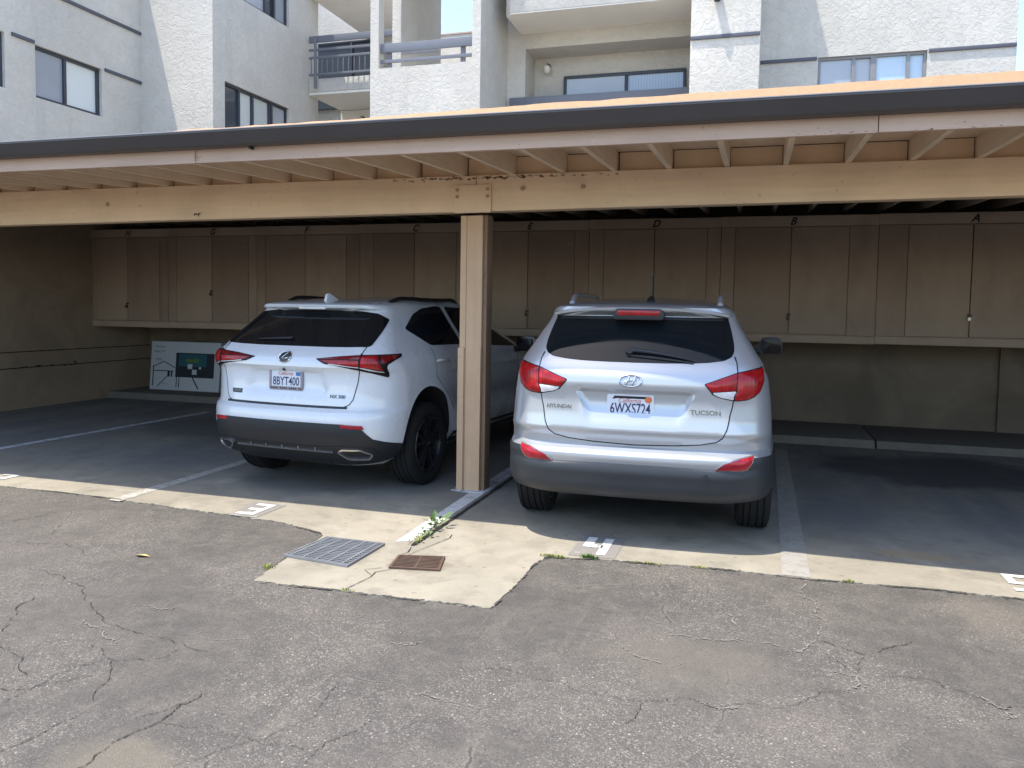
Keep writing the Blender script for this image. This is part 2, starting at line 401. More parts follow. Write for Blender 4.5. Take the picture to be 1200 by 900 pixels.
M['plate_frame'] = plain('plate_frame', (.27, .24, .27), .4, metal=.3, var=.3, vs=60)
M['sticker_o'] = plain('orange_sticker', (.62, .17, .055), .5)
M['sticker_b'] = plain('blue_sticker', (.05, .16, .42), .5)
M['letter_metal'] = plain('badge_metal', (.22, .22, .225), .25, metal=.85)
M['letter_dark'] = plain('badge_dark', (.03, .03, .034), .3)
# ------------------------------------------------------------------ car surface
# A car body is a stack of plan outlines, one per height.  Local axes: x right
# (seen from behind), y forward from the rear bumper, z up.
class CarSurface:
    def __init__(self, levels, front, exps, rear_mods=(), side_mods=(), n_z=260):
        L = np.array(levels, float); Fr = np.array(front, float)
        self.z0, self.z1 = L[0, 0], L[-1, 0]
        self.L, self.Fr, self.p = L, Fr, exps
        self.rear_mods, self.side_mods = rear_mods, side_mods
        t = np.linspace(0, 1, n_z)
        self.zs = np.unique(np.concatenate([self.z0 + (self.z1 - self.z0) * t, L[:, 0]]))
        self.tab = [self.outline(z) for z in self.zs]
        self.S = np.array([a[0] for a in self.tab]); self.X = np.array([a[1] for a in self.tab]); self.Y = np.array([a[2] for a in self.tab])
    @staticmethod
    def pchip(xs, ys, x):
        n = len(xs); h = np.diff(xs); d = np.diff(ys) / h; m = np.zeros(n)
        for i in range(1, n - 1):
            if d[i - 1] * d[i] > 0:
                w1, w2 = 2 * h[i] + h[i - 1], h[i] + 2 * h[i - 1]
                m[i] = (w1 + w2) / (w1 / d[i - 1] + w2 / d[i])
        m[0], m[-1] = d[0], d[-1]
        i = min(max(int(np.searchsorted(xs, x)) - 1, 0), n - 2)
        t = (x - xs[i]) / h[i]
        return ((1 + 2 * t) * (1 - t) ** 2 * ys[i] + t * (1 - t) ** 2 * h[i] * m[i] + t * t * (3 - 2 * t) * ys[i + 1] + t * t * (t - 1) * h[i] * m[i + 1])
    def par(self, z):
        z = min(max(z, self.z0), self.z1)
        v = [self.pchip(self.L[:, 0], self.L[:, k], z) for k in range(1, 6)]
        f = [self.pchip(self.Fr[:, 0], self.Fr[:, k], z) for k in range(1, 4)]
        return v, f
    NR, NC, NS, NFC, NF = 44, 40, 110, 20, 14
    def outline(self, z):
        (hw, yr, c, rx, Ld), (yf, frx, fL) = self.par(z)
        p = self.p
        frx = min(frx, hw * .9); rx = min(rx, hw * .9)
        xr = hw - rx
        x1 = np.linspace(0, xr, self.NR, endpoint=False); y1 = np.full_like(x1, yr)
        ph = np.linspace(0, math.pi / 2, self.NC, endpoint=False)
        x2 = xr + rx * np.sin(ph) ** (2 / p); y2 = yr + Ld * (1 - np.cos(ph) ** (2 / p))
        yl = yr + Ld
        xf = hw - frx
        y3 = np.linspace(yl, max(yf - fL, yl + .02), self.NS, endpoint=False); x3 = np.full_like(y3, hw)
        ph = np.linspace(0, math.pi / 2, self.NFC, endpoint=False)
        ye = max(yf - fL, yl + .02)
        x4 = xf + frx * np.cos(ph) ** (2 / 2.2); y4 = ye + (max(yf, ye + .02) - ye) * np.sin(ph) ** (2 / 2.2)
        x5 = np.linspace(xf, 0, self.NF); y5 = np.full_like(x5, max(yf, ye + .02))
        x = np.concatenate([x1, x2, x3, x4, x5]); y = np.concatenate([y1, y2, y3, y4, y5])
        n1 = self.NR + self.NC
        q = np.clip(x[:n1] / max(hw, .01), 0, 1)
        y[:n1] += c * q ** 2
        # the crown fades out along the side so the outline stays continuous
        m = slice(n1, n1 + self.NS); y[m] += c * np.linspace(1, 0, self.NS)
        for f in self.rear_mods:
            y[:n1] += f(x[:n1], z)
        for f in self.side_mods:
            x[n1 - self.NC // 2:n1 + self.NS] += f(y[n1 - self.NC // 2:n1 + self.NS], z)
        s = np.concatenate([[0], np.cumsum(np.hypot(np.diff(x), np.diff(y)))])
        return s, x, y
    def P(self, s, z):
        sg = -1. if s < 0 else 1.; s = abs(s)
        z = min(max(z, self.z0), self.z1)
        i = min(max(int(np.searchsorted(self.zs, z)) - 1, 0), len(self.zs) - 2)
        t = (z - self.zs[i]) / (self.zs[i + 1] - self.zs[i])
        xa = np.interp(s, self.S[i], self.X[i]); xb = np.interp(s, self.S[i + 1], self.X[i + 1])
        ya = np.interp(s, self.S[i], self.Y[i]); yb = np.interp(s, self.S[i + 1], self.Y[i + 1])
        return np.array([sg * (xa + (xb - xa) * t), ya + (yb - ya) * t, z])
    def N(self, s, z):
        e = .006
        a = self.P(s + e, z) - self.P(s - e, z); b = self.P(s, min(z + e, self.z1)) - self.P(s, max(z - e, self.z0))
        n = np.cross(a, b)
        l = np.linalg.norm(n)
        return n / l if l > 1e-12 else np.array([0, 0, 1.])
    def s_of_y(self, y, z):
        """arc position of the side point at this y (right side)"""
        i = min(max(int(np.searchsorted(self.zs, z)) - 1, 0), len(self.zs) - 2)
        t = (z - self.zs[i]) / (self.zs[i + 1] - self.zs[i])
        n0 = self.NR + self.NC // 2; n1 = self.NR + self.NC + self.NS
        a = np.interp(y, self.Y[i][n0:n1], self.S[i][n0:n1]); b = np.interp(y, self.Y[i + 1][n0:n1], self.S[i + 1][n0:n1])
        return a + (b - a) * t

def sstep(a, b, x):
    t = np.clip((x - a) / (b - a), 0, 1); return t * t * (3 - 2 * t)

def bump(x, c, w):
    return np.exp(-((x - c) / w) ** 2)

# ---- silver crossover: hw, rear y, crown, corner x size, corner depth
SILVER_LEVELS = [
 (.33, .826, .07, .06, .36, .32), (.355, .860, .035, .06, .37, .33), (.40, .878, .014, .06, .37, .33), (.45, .882, .008, .06, .37, .33), (.525, .881, .0, .06, .37, .33),
 (.545, .882, .016, .06, .37, .33), (.585, .884, .005, .06, .37, .33), (.610, .886, .006, .06, .37, .33), (.636, .887, .040, .06, .37, .33), (.660, .887, .100, .06, .37, .31), (.70, .886, .098, .06, .36, .31),
 (.765, .884, .062, .06, .36, .31), (.79, .883, .066, .06, .36, .31), (.85, .880, .078, .06, .35, .31), (.95, .873, .082, .06, .34, .31), (1.04, .861, .073, .06, .33, .31), (1.11, .850, .076, .06, .31, .30),
 (1.17, .826, .105, .055, .27, .26), (1.21, .812, .137, .05, .24, .23), (1.30, .757, .205, .05, .20, .19), (1.40, .698, .280, .05, .17, .16), (1.49, .645, .345, .05, .15, .14),
 (1.515, .634, .352, .05, .15, .14), (1.545, .621, .275, .06, .16, .20), (1.572, .604, .270, .06, .16, .25), (1.592, .579, .36, .08, .18, .35), (1.612, .540, .60, .10, .22, .4), (1.632, .465, .92, .10, .25, .4), (1.648, .337, 1.25, .1, .2, .3), (1.656, .158, 1.5, .05, .1, .1)]
SILVER_FRONT = [(.33, 4.28, .35, .5), (.5, 4.38, .4, .55), (.7, 4.40, .42, .6), (.85, 4.33, .45, .62), (.95, 4.12, .5, .62), (1.02, 3.78, .5, .5), (1.08, 3.36, .4, .35),
 (1.2, 3.02, .25, .3), (1.35, 2.70, .2, .28), (1.5, 2.37, .2, .25), (1.58, 2.15, .2, .2), (1.63, 1.97, .2, .15), (1.656, 1.75, .1, .08)]
def _silver_recess(x, z):
    # number plate recess: ledge on top, slanted ends, soft lower edge
    half = .370 - .40 * (1.03 - z)
    return .036 * (1 - sstep(1.024, 1.034, z)) * sstep(.77, .95, z) * (1 - sstep(half - .012, half + .025, np.abs(x)))
def _silver_belt(x, z):
    return -.010 * np.exp(-((z - 1.075) / .035) ** 2) * (1 - sstep(.40, .60, np.abs(x)))
def _silver_flare(y, z):
    r = np.hypot(y - .88, (z - .36) * 1.0); r2 = np.hypot(y - 3.52, z - .36)
    a = .018 * (np.exp(-((r - .40) / .07) ** 2) + np.exp(-((r2 - .40) / .07) ** 2))
    w = .012 * sstep(.86, .82, z) if False else 0
    return a - .02 * np.exp(-((z - .62) / .10) ** 2) * sstep(1.3, 1.6, y) * (1 - sstep(2.8, 3.1, y))

WHITE_LEVELS = [
 (.24, .72, .24, .06, .30, .25), (.31, .82, .12, .06, .33, .28), (.39, .885, .05, .07, .44, .38), (.46, .905, .022, .07, .46, .40), (.56, .915, .0, .07, .46, .40), (.64, .919, .004, .07, .46, .40), (.69, .920, .014, .07, .46, .40),
 (.715, .920, .040, .07, .45, .40), (.735, .920, .058, .07, .45, .40), (.78, .919, .064, .07, .45, .40), (.86, .917, .080, .07, .42, .38), (.96, .912, .086, .07, .40, .36), (1.02, .906, .078, .07, .38, .35), (1.055, .900, .052, .07, .36, .34), (1.10, .888, .058, .06, .32, .31),
 (1.155, .862, .095, .055, .26, .27), (1.185, .842, .130, .05, .23, .25), (1.30, .770, .262, .05, .19, .22), (1.40, .706, .380, .05, .16, .19), (1.48, .657, .470, .05, .14, .17), (1.51, .640, .495, .05, .14, .17),
 (1.530, .628, .435, .05, .14, .24), (1.555, .612, .425, .05, .15, .3), (1.575, .590, .50, .06, .17, .38), (1.600, .545, .76, .08, .21, .4), (1.622, .465, 1.10, .08, .24, .4), (1.637, .33, 1.42, .08, .2, .3), (1.645, .16, 1.65, .05, .1, .1)]
WHITE_FRONT = [(.24, 4.45, .35, .5), (.45, 4.60, .4, .55), (.7, 4.63, .42, .6), (.85, 4.56, .45, .62), (.95, 4.34, .5, .62), (1.02, 3.95, .5, .5), (1.08, 3.48, .4, .35),
 (1.2, 3.14, .25, .3), (1.35, 2.80, .2, .28), (1.5, 2.48, .2, .25), (1.58, 2.25, .2, .2), (1.622, 2.07, .2, .15), (1.645, 1.85, .1, .08)]
def _white_recess(x, z):
    half = .33 + .25 * (1.03 - z)
    return .028 * (1 - sstep(1.012, 1.028, z)) * sstep(.80, .87, z) * (1 - sstep(half - .03, half + .05, np.abs(x)))
def _white_flare(y, z):
    r = np.hypot(y - 1.0, z - .37); r2 = np.hypot(y - 3.66, z - .37)
    a = .026 * (np.exp(-((r - .42) / .08) ** 2) + np.exp(-((r2 - .42) / .08) ** 2))
    return a - .03 * np.exp(-((z - .66) / .12) ** 2) * sstep(1.45, 1.8, y) * (1 - sstep(2.9, 3.2, y)) + .008 * np.exp(-((z - .99) / .02) ** 2) * sstep(.9, 1.4, y)

SILVER_POSE = (-.745, 5.10, 2.5)      # rear bumper centre on the ground, heading turned left (degrees)
WHITE_POSE = (-3.685, 5.62, -5.0)
# ================================================================== GROUND
XL = -10.03                                     # face of the carport's left wall
BACK = 11.39                                    # face of the carport's back wall
g = MB(); g.add([(-150, -150, 0), (150, -150, 0), (150, 150, 0), (-150, 150, 0)], [(0, 1, 2, 3)])
tag(g.build('asphalt_lot', M['asphalt'], fix=False), 'grey cracked asphalt of the parking lot', kind='structure')

edge = [(-10.03, 5.10), (-7.2, 5.09), (-6.015, 5.075), (-5.478, 5.081), (-4.942, 5.065), (-4.655, 5.024), (-3.902, 4.972), (-3.199, 4.905), (-2.811, 4.775), (-2.753, 4.706), (-2.734, 4.333),
        (-2.655, 3.797), (-2.122, 3.827), (-1.72, 3.834), (-1.27, 3.86), (-1.25, 4.178), (-1.25, 4.582), (-1.215, 4.785), (-.904, 4.851), (-.589, 4.876), (-.234, 4.919), (.112, 4.911), (.491, 4.92), (1.035, 4.965), (1.457, 4.96), (3, 4.97), (9.0, 4.99)]
def fractal(pts, amp, depth=4):
    for _ in range(depth):
        out = [pts[0]]
        for a, b in zip(pts, pts[1:]):
            L = math.hypot(b[0] - a[0], b[1] - a[1])
            k = random.gauss(0, amp) * L
            nx, ny = -(b[1] - a[1]) / max(L, 1e-6), (b[0] - a[0]) / max(L, 1e-6)
            out += [((a[0] + b[0]) / 2 + nx * k, (a[1] + b[1]) / 2 + ny * k), b]
        pts = out
    return pts
def ragged(pts, step=.035, amp=.010):
    out = []
    for a, b in zip(pts, pts[1:]):
        L = math.hypot(b[0] - a[0], b[1] - a[1]); n = max(1, int(L / step))
        for k in range(n):
            t = k / n; j = amp if 0 < k else amp * .4
            out.append((a[0] + (b[0] - a[0]) * t + random.uniform(-j, j) * .6, a[1] + (b[1] - a[1]) * t + random.gauss(0, j * .55)))
    return out + [pts[-1]]
re_ = ragged(edge, .022, .013)
slab_out = re_ + [(9.0, BACK), (XL, BACK)]
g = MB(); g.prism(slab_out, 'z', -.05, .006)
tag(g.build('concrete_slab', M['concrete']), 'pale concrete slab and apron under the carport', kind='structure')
# ragged dark joint where the asphalt breaks away from the slab edge
g = MB(); run = []; lw = .012
for x, y in [(a, b - .006) for a, b in fractal(edge, .018, 5)]:
    lw = min(.016, max(.0, lw + random.gauss(-.0004, .004)))
    if lw < .003 and len(run) > 2:
        g.ribbon([q[:2] for q in run], [q[2] for q in run], .0085); run = []
    run.append((x, y + random.gauss(0, .003), lw))
if len(run) > 2: g.ribbon([q[:2] for q in run], [q[2] for q in run], .0085)
for _ in range(500):
    k = random.randrange(len(re_)); x, y = re_[k]; x += random.gauss(0, .02); y -= abs(random.gauss(0, .03)); r = random.uniform(.002, .008)
    g.add([(x + r * math.cos(q), y + r * .8 * math.sin(q), .0048) for q in (0, 1.1, 2.4, 3.9, 5.2)], [(0, 1, 2, 3, 4)])
tag(g.build('slab_edge_joint', M['lip_dirt'], fix=False), 'dark ragged joint between asphalt and concrete', kind='structure')

def gap_strip(name, pts, w, z=.0105, mat='dark_gap', jit=.3, parent=None):
    g = MB(); fine = ragged(pts, .04, .004)
    g.ribbon(fine, [w * random.uniform(1 - jit, 1 + jit) for _ in fine], z)
    return g.build(name, M[mat], parent, fix=False)
tag(gap_strip('expansion_joint', [(-2.094, 4.70), (-2.086, 5.224), (-2.090, 6.30), (-2.094, 7.6), (-2.1, 9.6)], .034), 'open dark joint between the two concrete bays', kind='structure')
cr = MB()
def crack(pts, w, gaps=.12, crumbs=0):
    fine = fractal(pts, .085)
    run = []
    def flush():
        if len(run) > 2:
            ws = [w * random.uniform(.12, .8) for _ in run]; ws[0] = ws[-1] = w * .05
            cr.ribbon(list(run), ws, .0045)
        run.clear()
    for p in fine:
        run.append(p)
        if random.random() < gaps * .5: flush()
    flush()
    for _ in range(int(crumbs * len(fine))):
        x, y = random.choice(fine); x += random.gauss(0, .012); y += random.gauss(0, .012); r = random.uniform(.0015, .006)
        cr.add([(x + r * math.cos(q) * random.uniform(.6, 1.2), y + r * math.sin(q) * random.uniform(.5, 1.1), .0050) for q in (0, 1.2, 2.5, 3.8, 5.1)], [(0, 1, 2, 3, 4)])
C_ = [([(-3.351, 2.81), (-3.409, 2.911), (-3.585, 3.215)], .008), ([(-2.742, 2.306), (-2.736, 2.476), (-2.731, 2.632), (-2.676, 2.751), (-2.495, 2.78), (-2.437, 2.851), (-2.441, 2.938)], .005),
 ([(-2.16, 1.95), (-2.11, 2.08), (-2.125, 2.179), (-2.108, 2.297), (-2.08, 2.378), (-2.092, 2.515), (-2.061, 2.579), (-2.075, 2.616)], .008), ([(-2.52, 1.95), (-2.453, 2.047), (-2.426, 2.099), (-2.421, 2.215), (-2.401, 2.281), (-2.396, 2.32)], .007), ([(-2.184, 2.38), (-2.13, 2.436), (-2.074, 2.548)], .006),
 ([(-2.846, 2.834), (-2.714, 2.772), (-2.584, 2.683), (-2.486, 2.504), (-2.436, 2.437)], .006), ([(-1.415, 2.314), (-1.425, 2.394), (-1.388, 2.507)], .005), ([(-2.08, 2.378), (-1.986, 2.386), (-1.885, 2.42), (-1.766, 2.39), (-1.608, 2.376), (-1.446, 2.387)], .004), ([(-4.975, 4.291), (-4.919, 4.452), (-4.86, 4.621)], .010),
 ([(.328, 3.998), (.512, 3.888), (.657, 4.023), (.764, 4.131)], .007), ([(.597, 3.697), (.775, 3.714), (.796, 3.651), (.92, 3.612), (.982, 3.517), (1.07, 3.572), (1.4, 3.6)], .006), ([(-.301, 3.168), (-.174, 3.198), (-.091, 3.164), (.156, 3.248), (.251, 3.37), (.386, 3.482)], .004),
 ([(-1.106, 3.189), (-.958, 3.211), (-.822, 3.175), (-.653, 3.127), (-.464, 3.116), (-.342, 3.138), (-.247, 3.19)], .004), ([(-1.39, 2.51), (-1.355, 2.574), (-1.338, 2.655)], .005), ([(-.422, 2.922), (-.393, 3.021), (-.385, 3.119)], .004), ([(.3, 3.9), (.42, 3.72), (.469, 3.668), (.526, 3.892)], .004)]
C_ += [([(-3.9, 3.55), (-3.55, 3.45), (-3.2, 3.2), (-2.9, 3.05), (-2.6, 3.0), (-2.3, 2.95)], .006), ([(-3.3, 2.7), (-3.0, 2.62), (-2.8, 2.5)], .006), ([(-2.95, 2.35), (-2.75, 2.42), (-2.6, 2.6)], .006), ([(-1.85, 2.15), (-1.7, 2.35), (-1.55, 2.6), (-1.6, 2.85)], .004), ([(-4.6, 3.9), (-4.2, 4.0), (-3.8, 3.85)], .006),
 ([(-.9, 2.3), (-.6, 2.45), (-.2, 2.5), (.2, 2.7)], .004), ([(.3, 2.6), (.6, 2.9), (.95, 3.0), (1.3, 2.9)], .004), ([(.9, 4.3), (1.1, 4.1), (1.25, 3.9), (1.6, 3.9)], .004), ([(-1.0, 4.1), (-.7, 4.0), (-.4, 4.15)], .003)]
for p_, w_ in C_: crack(p_, w_)
tag(cr.build('asphalt_crack', M['crack'], fix=False), 'dark wandering cracks in the asphalt', kind='structure')
cr = MB()
for p_, w_ in [([(-.37, 3.809), (-.19, 3.835), (-.013, 3.872), (.226, 3.822), (.328, 3.998)], .011), ([(.323, 4.884), (.287, 4.663), (.351, 4.45), (.342, 4.316), (.337, 4.037)], .013), ([(-.107, 4.2), (-.069, 3.933), (-.013, 3.872)], .015),
 ([(.386, 3.482), (.463, 3.565), (.469, 3.668)], .012), ([(.316, 3.645), (.463, 3.666)], .009), ([(-1.581, 3.304), (-1.493, 3.301), (-1.431, 3.356)], .010), ([(-.174, 3.198), (-.091, 3.164), (.0, 3.2)], .010), ([(.92, 3.612), (.982, 3.517), (1.0, 3.45)], .012), ([(-3.0, 3.3), (-2.86, 3.28), (-2.8, 3.33)], .010), ([(-3.1, 3.05), (-2.95, 3.0), (-2.75, 2.9)], .010), ([(-1.25, 2.9), (-1.05, 2.85)], .010), ([(-.55, 3.6), (-.35, 3.5)], .010)]: crack(p_, w_, .35, 1.2)
tag(cr.build('dusty_crack', M['crack_pale'], fix=False), 'cracks in the asphalt filled with pale dust', kind='structure')
for pts, w_ in (([(-1.942, 5.026), (-1.928, 4.945), (-1.99, 4.70), (-2.056, 4.451)], .004), ([(-1.991, 4.252), (-2.082, 4.155), (-2.069, 4.066), (-2.107, 3.846)], .004), ([(-2.09, 4.68), (-2.06, 4.56), (-2.09, 4.475)], .005), ([(-2.08, 4.24), (-2.16, 4.17), (-2.08, 4.10)], .003)):
    tag(gap_strip('slab_crack', pts, w_, jit=.6), 'thin crack in the concrete apron', kind='structure')

# painted lines and numbers ------------------------------------------------
def quad(name, pts, mat, z, label):
    g = MB(); g.add([(x, y, z) for x, y in pts], [tuple(range(len(pts)))])
    return tag(g.build(name, M[mat]), label, kind='structure')
quad('stall_line', [(-2.262, 6.30), (-2.135, 6.30), (-2.140, 4.80), (-2.235, 4.75)], 'white_paint', .0085, 'white painted line running to the foot of the post')
quad('stall_line', [(-2.262, 6.47), (-2.135, 6.47), (-2.15, 9.6), (-2.28, 9.6)], 'faint_paint', .0085, 'painted line behind the post between the two cars')
quad('stall_line', [(-4.82, 4.99), (-4.70, 4.985), (-4.76, 9.6), (-4.88, 9.6)], 'dim_paint', .0085, 'faded painted line left of the white car')
quad('stall_line', [(-7.61, 5.09), (-7.50, 5.09), (-7.40, 9.6), (-7.51, 9.6)], 'faint_paint', .0085, 'faded painted line in the empty bay at the left')
quad('stall_line', [(.19, 4.925), (.35, 4.925), (.37, 9.5), (.24, 9.5)], 'ghost_paint', .0085, 'faded painted line right of the silver car')
def digit(strokes, x0, y0, w, h, label, z=.0115):
    """stencil digit read from the lot side; strokes in 0..1 boxes"""
    g = MB()
    for a, b, c, d in strokes: g.add([(x0 + a * w, y0 + c * h, z), (x0 + b * w, y0 + c * h, z), (x0 + b * w, y0 + d * h, z), (x0 + a * w, y0 + d * h, z)], [(0, 1, 2, 3)])
    return tag(g.build('stall_number', M['white_paint'], fix=False), label, kind='structure')
quad('stencil_patch', [(-3.66, 4.94), (-3.44, 4.935), (-3.43, 5.33), (-3.73, 5.34)], 'grey_box', .0085, 'grey paint patch behind the number three')
digit([(.0, 1, .84, 1), (.12, 1, .42, .58), (.0, 1, 0, .16), (.72, 1, .16, .42), (.72, 1, .58, .84)], -3.655, 4.99, .155, .31, 'white stencilled number 3 on the slab edge')
quad('stencil_patch', [(-1.095, 4.86), (-.80, 4.875), (-.80, 5.37), (-1.095, 5.36)], 'grey_box', .0085, 'grey paint patch behind the number four')
digit([(.0, .36, .56, 1), (.0, .55, .40, .56), (.60, .74, .40, .56), (.66, 1, 0, 1)], -1.045, 4.92, .175, .37, 'white stencilled number 4 on the slab edge')
digit([(.0, 1, .84, 1), (.72, 1, .58, .84), (.0, 1, .42, .58), (0, .28, .16, .42), (.0, 1, 0, .16)], -6.36, 5.13, .17, .30, 'white stencilled number 2 on the slab edge')
digit([(.0, 1, .84, 1), (.0, .28, .58, .84), (.0, 1, .42, .58), (.72, 1, .16, .42), (.0, 1, 0, .16)], 1.45, 5.08, .17, .31, 'white stencilled number 5 on the slab edge')
# kerb along the back wall
for a, b, h, y in ((XL, -6.9, .11, 10.42), (-6.88, -2.2, .10, 10.30), (-2.18, 1.35, .10, 9.98), (1.37, 9.0, .095, 9.99)):
    g = MB(); g.prism([(y, 0), (y + .02, h), (BACK, h), (BACK, 0)], 'x', a, b)
    tag(g.build('kerb', M['kerbm'], bevel=.012), 'low stained concrete kerb along the back wall', kind='structure')

# drains --------------------------------------------------------------------
t = thing('drain_grate', 'square galvanised bar grate set in the concrete apron beside the asphalt corner', 'drain', (-2.48, 4.42, .006))
# slightly skewed plan, built from its four corners
P0, P1, P2, P3 = (-2.735, 4.235), (-2.285, 4.185), (-2.275, 4.650), (-2.690, 4.655)
def bil(u, v): return (P0[0] * (1 - u) * (1 - v) + P1[0] * u * (1 - v) + P2[0] * u * v + P3[0] * (1 - u) * v, P0[1] * (1 - u) * (1 - v) + P1[1] * u * (1 - v) + P2[1] * u * v + P3[1] * (1 - u) * v)
g = MB(); g.add([(*bil(u, v), .0085) for u, v in ((0, 0), (1, 0), (1, 1), (0, 1))], [(0, 1, 2, 3)]); g.build('pit', M['pit'], t)
def bars(gm, u0, v0, u1, v1, z0, z1):
    q = [bil(u0, v0), bil(u1, v0), bil(u1, v1), bil(u0, v1)]
    gm.prism(q, 'z', z0, z1)
g = MB()
for k in range(15): bars(g, 0, .012 + k * .067, 1, .012 + k * .067 + .020, .009, .022)
for k in range(5): bars(g, .06 + k * .21, 0, .06 + k * .21 + .028, 1, .0095, .0232)
g.build('bar_grid', M['galv'], t)
g = MB(); bars(g, -.02, -.02, 1.02, 0, .008, .021); bars(g, -.02, 1, 1.02, 1.02, .008, .021); bars(g, -.02, 0, 0, 1, .008, .021); bars(g, 1, 0, 1.02, 1, .008, .021); g.build('frame', M['galv'], t)
t = thing('drain_grate', 'small rusty brown slotted grate in the middle of the concrete apron', 'drain', (-1.91, 4.39, .006))
P0, P1, P2, P3 = (-2.04, 4.24), (-1.735, 4.295), (-1.80, 4.545), (-2.085, 4.475)
g = MB(); g.add([(*bil(u, v), .0085) for u, v in ((0, 0), (1, 0), (1, 1), (0, 1))], [(0, 1, 2, 3)]); g.build('pit', M['pit'], t)
g = MB()
for k in range(9): bars(g, .06, .07 + k * .10, .94, .07 + k * .10 + .046, .009, .016)
bars(g, .48, .05, .52, .95, .0085, .0155); g.build('slotted_cover', M['rust'], t)
g = MB(); bars(g, 0, 0, 1, .06, .008, .018); bars(g, 0, .94, 1, 1, .008, .018); bars(g, 0, .06, .055, .94, .008, .018); bars(g, .945, .06, 1, .94, .008, .018); g.build('frame', M['rust'], t)

# weeds ----------------------------------------------------------------------
def weed(x, y, r, h, n, label, mat, name='weed', cat='weed', broad=False, ry=None):
    g = MB(); ry = ry or r
    for _ in range(n):
        a = random.uniform(0, 6.283); q = math.sqrt(random.random()); bx, by = x + math.cos(a) * r * q, y + math.sin(a) * ry * q
        d = random.uniform(0, 6.283); hh = h * random.uniform(.4, 1.) * (1.15 - .5 * q); lean = random.uniform(.2, .9) * hh
        wv = random.uniform(.10, .20) * h if broad else random.uniform(.0025, .005)
        dx, dy = math.cos(d), math.sin(d); px, py = -dy * wv, dx * wv
        if broad:
            st = (bx + dx * lean * .4, by + dy * lean * .4, .006 + hh * .55); tip = (bx + dx * lean * 1.2, by + dy * lean * 1.2, .006 + hh * random.uniform(.7, 1.05))
            mx = [(st[i] + tip[i]) / 2 for i in range(3)]
            g.add([(bx - .0012, by, .006), (bx + .0012, by, .006), st], [(0, 1, 2)])
            g.add([st, (mx[0] + px, mx[1] + py, mx[2] + .006), tip, (mx[0] - px, mx[1] - py, mx[2] + .004)], [(0, 1, 2), (0, 2, 3)])
        else:
            g.add([(bx - px, by - py, .005), (bx + px, by + py, .005), (bx + dx * lean * .5 + px * .7, by + dy * lean * .5 + py * .7, hh * .65), (bx + dx * lean * .5 - px * .7, by + dy * lean * .5 - py * .7, hh * .65), (bx + dx * lean, by + dy * lean, hh)],
                  [(0, 1, 2, 3), (3, 2, 4)])
    o = g.build(name, M[mat], fix=False)
    # put the origin at its root
    o.location = (x, y, 0); o.data.transform(Matrix.Translation((-x, -y, 0)))
    return tag(o, label, cat, 'weeds growing in the joints of the pavement')
weed(-2.105, 5.16, .050, .115, 30, 'tallest leafy green weed standing in the joint at the shadow edge', 'leaf', broad=True, ry=.09)
weed(-2.100, 4.93, .045, .075, 26, 'low broad-leaved weed in the joint midway to the grates', 'leaf', broad=True, ry=.08)
weed(-2.100, 4.77, .040, .070, 20, 'yellowish weed at the end of the joint nearest the rusty grate', 'leaf_y', broad=True, ry=.05)
weed(-2.712, 4.03, .045, .03, 60, 'small yellow grass tuft at the left side of the apron by the square grate', 'leaf_y', 'grass_tuft', 'weed')
weed(-2.101, 3.838, .05, .022, 50, 'flat yellow grass tuft on the front edge of the apron', 'leaf_y', 'grass_tuft', 'weed', ry=.02)
weed(-1.18, 4.80, .085, .032, 120, 'long yellow grass tuft in the inner corner right of the apron', 'leaf_y', 'grass_tuft', 'weed', ry=.022)
weed(-.955, 4.852, .055, .042, 130, 'bright green grass tuft touching the painted number 4', 'leaf', 'grass_tuft', 'weed', ry=.022)
weed(-.60, 4.872, .085, .022, 90, 'flat yellow grass strip right of the painted number 4', 'leaf_y', 'grass_tuft', 'weed', ry=.014)
weed(-.285, 4.903, .05, .020, 50, 'small dry grass tuft below the right rear tyre of the silver car', 'leaf_y', 'grass_tuft', 'weed', ry=.014)
weed(.56, 4.932, .035, .030, 46, 'grass tuft on the slab edge right of the faded line', 'leaf_y', 'grass_tuft', 'weed', ry=.014)
g = MB(); g.add([(-3.62, 3.95, .004), (-3.56, 3.93, .018), (-3.50, 3.955, .006), (-3.555, 3.975, .012)], [(0, 1, 2), (0, 2, 3)])
o = g.build('dead_leaf', M['deadleaf'], fix=False); o.location = (-3.56, 3.95, 0); o.data.transform(Matrix.Translation((3.56, -3.95, 0)))
tag(o, 'curled yellow leaf lying on the open asphalt at the left', 'leaf')

# ================================================================== CARPORT
carport = thing('carport', 'long beige timber carport with a dark gutter and exposed rafters', 'carport', (-2.3, 6.38, 0))
XR = 9.0
def rz(y): return 2.79 + .040 * (y - 5.0)       # top of the roof deck
g = MB(); g.prism([(5.04, rz(5.04) - .03), (5.04, rz(5.04)), (BACK + .2, rz(BACK + .2)), (BACK + .2, rz(BACK + .2) - .03)], 'x', XL - .15, XR)
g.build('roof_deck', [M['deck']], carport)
g = MB(); g.prism([(5.04, rz(5.04) - .036), (5.04, rz(5.04) - .0305), (6.385, rz(6.385) - .0305), (6.385, rz(6.385) - .036)], 'x', XL - .15, XR); g.build('eaves_boarding', M['beige_y'], carport)
xs_ = [XL - .15, -5.9, -5.0, -4.0, -3.0, -1.57, 0, 1.345, 4, XR]; hs = [2.800, 2.812, 2.826, 2.840, 2.846, 2.872, 2.883, 2.898, 2.91, 2.92]
xf = []; 
x = XL - .15
while x < XR: xf.append(x); x += random.uniform(.05, .16)
xf.append(XR)
g = MB(); vs = []; fs = []
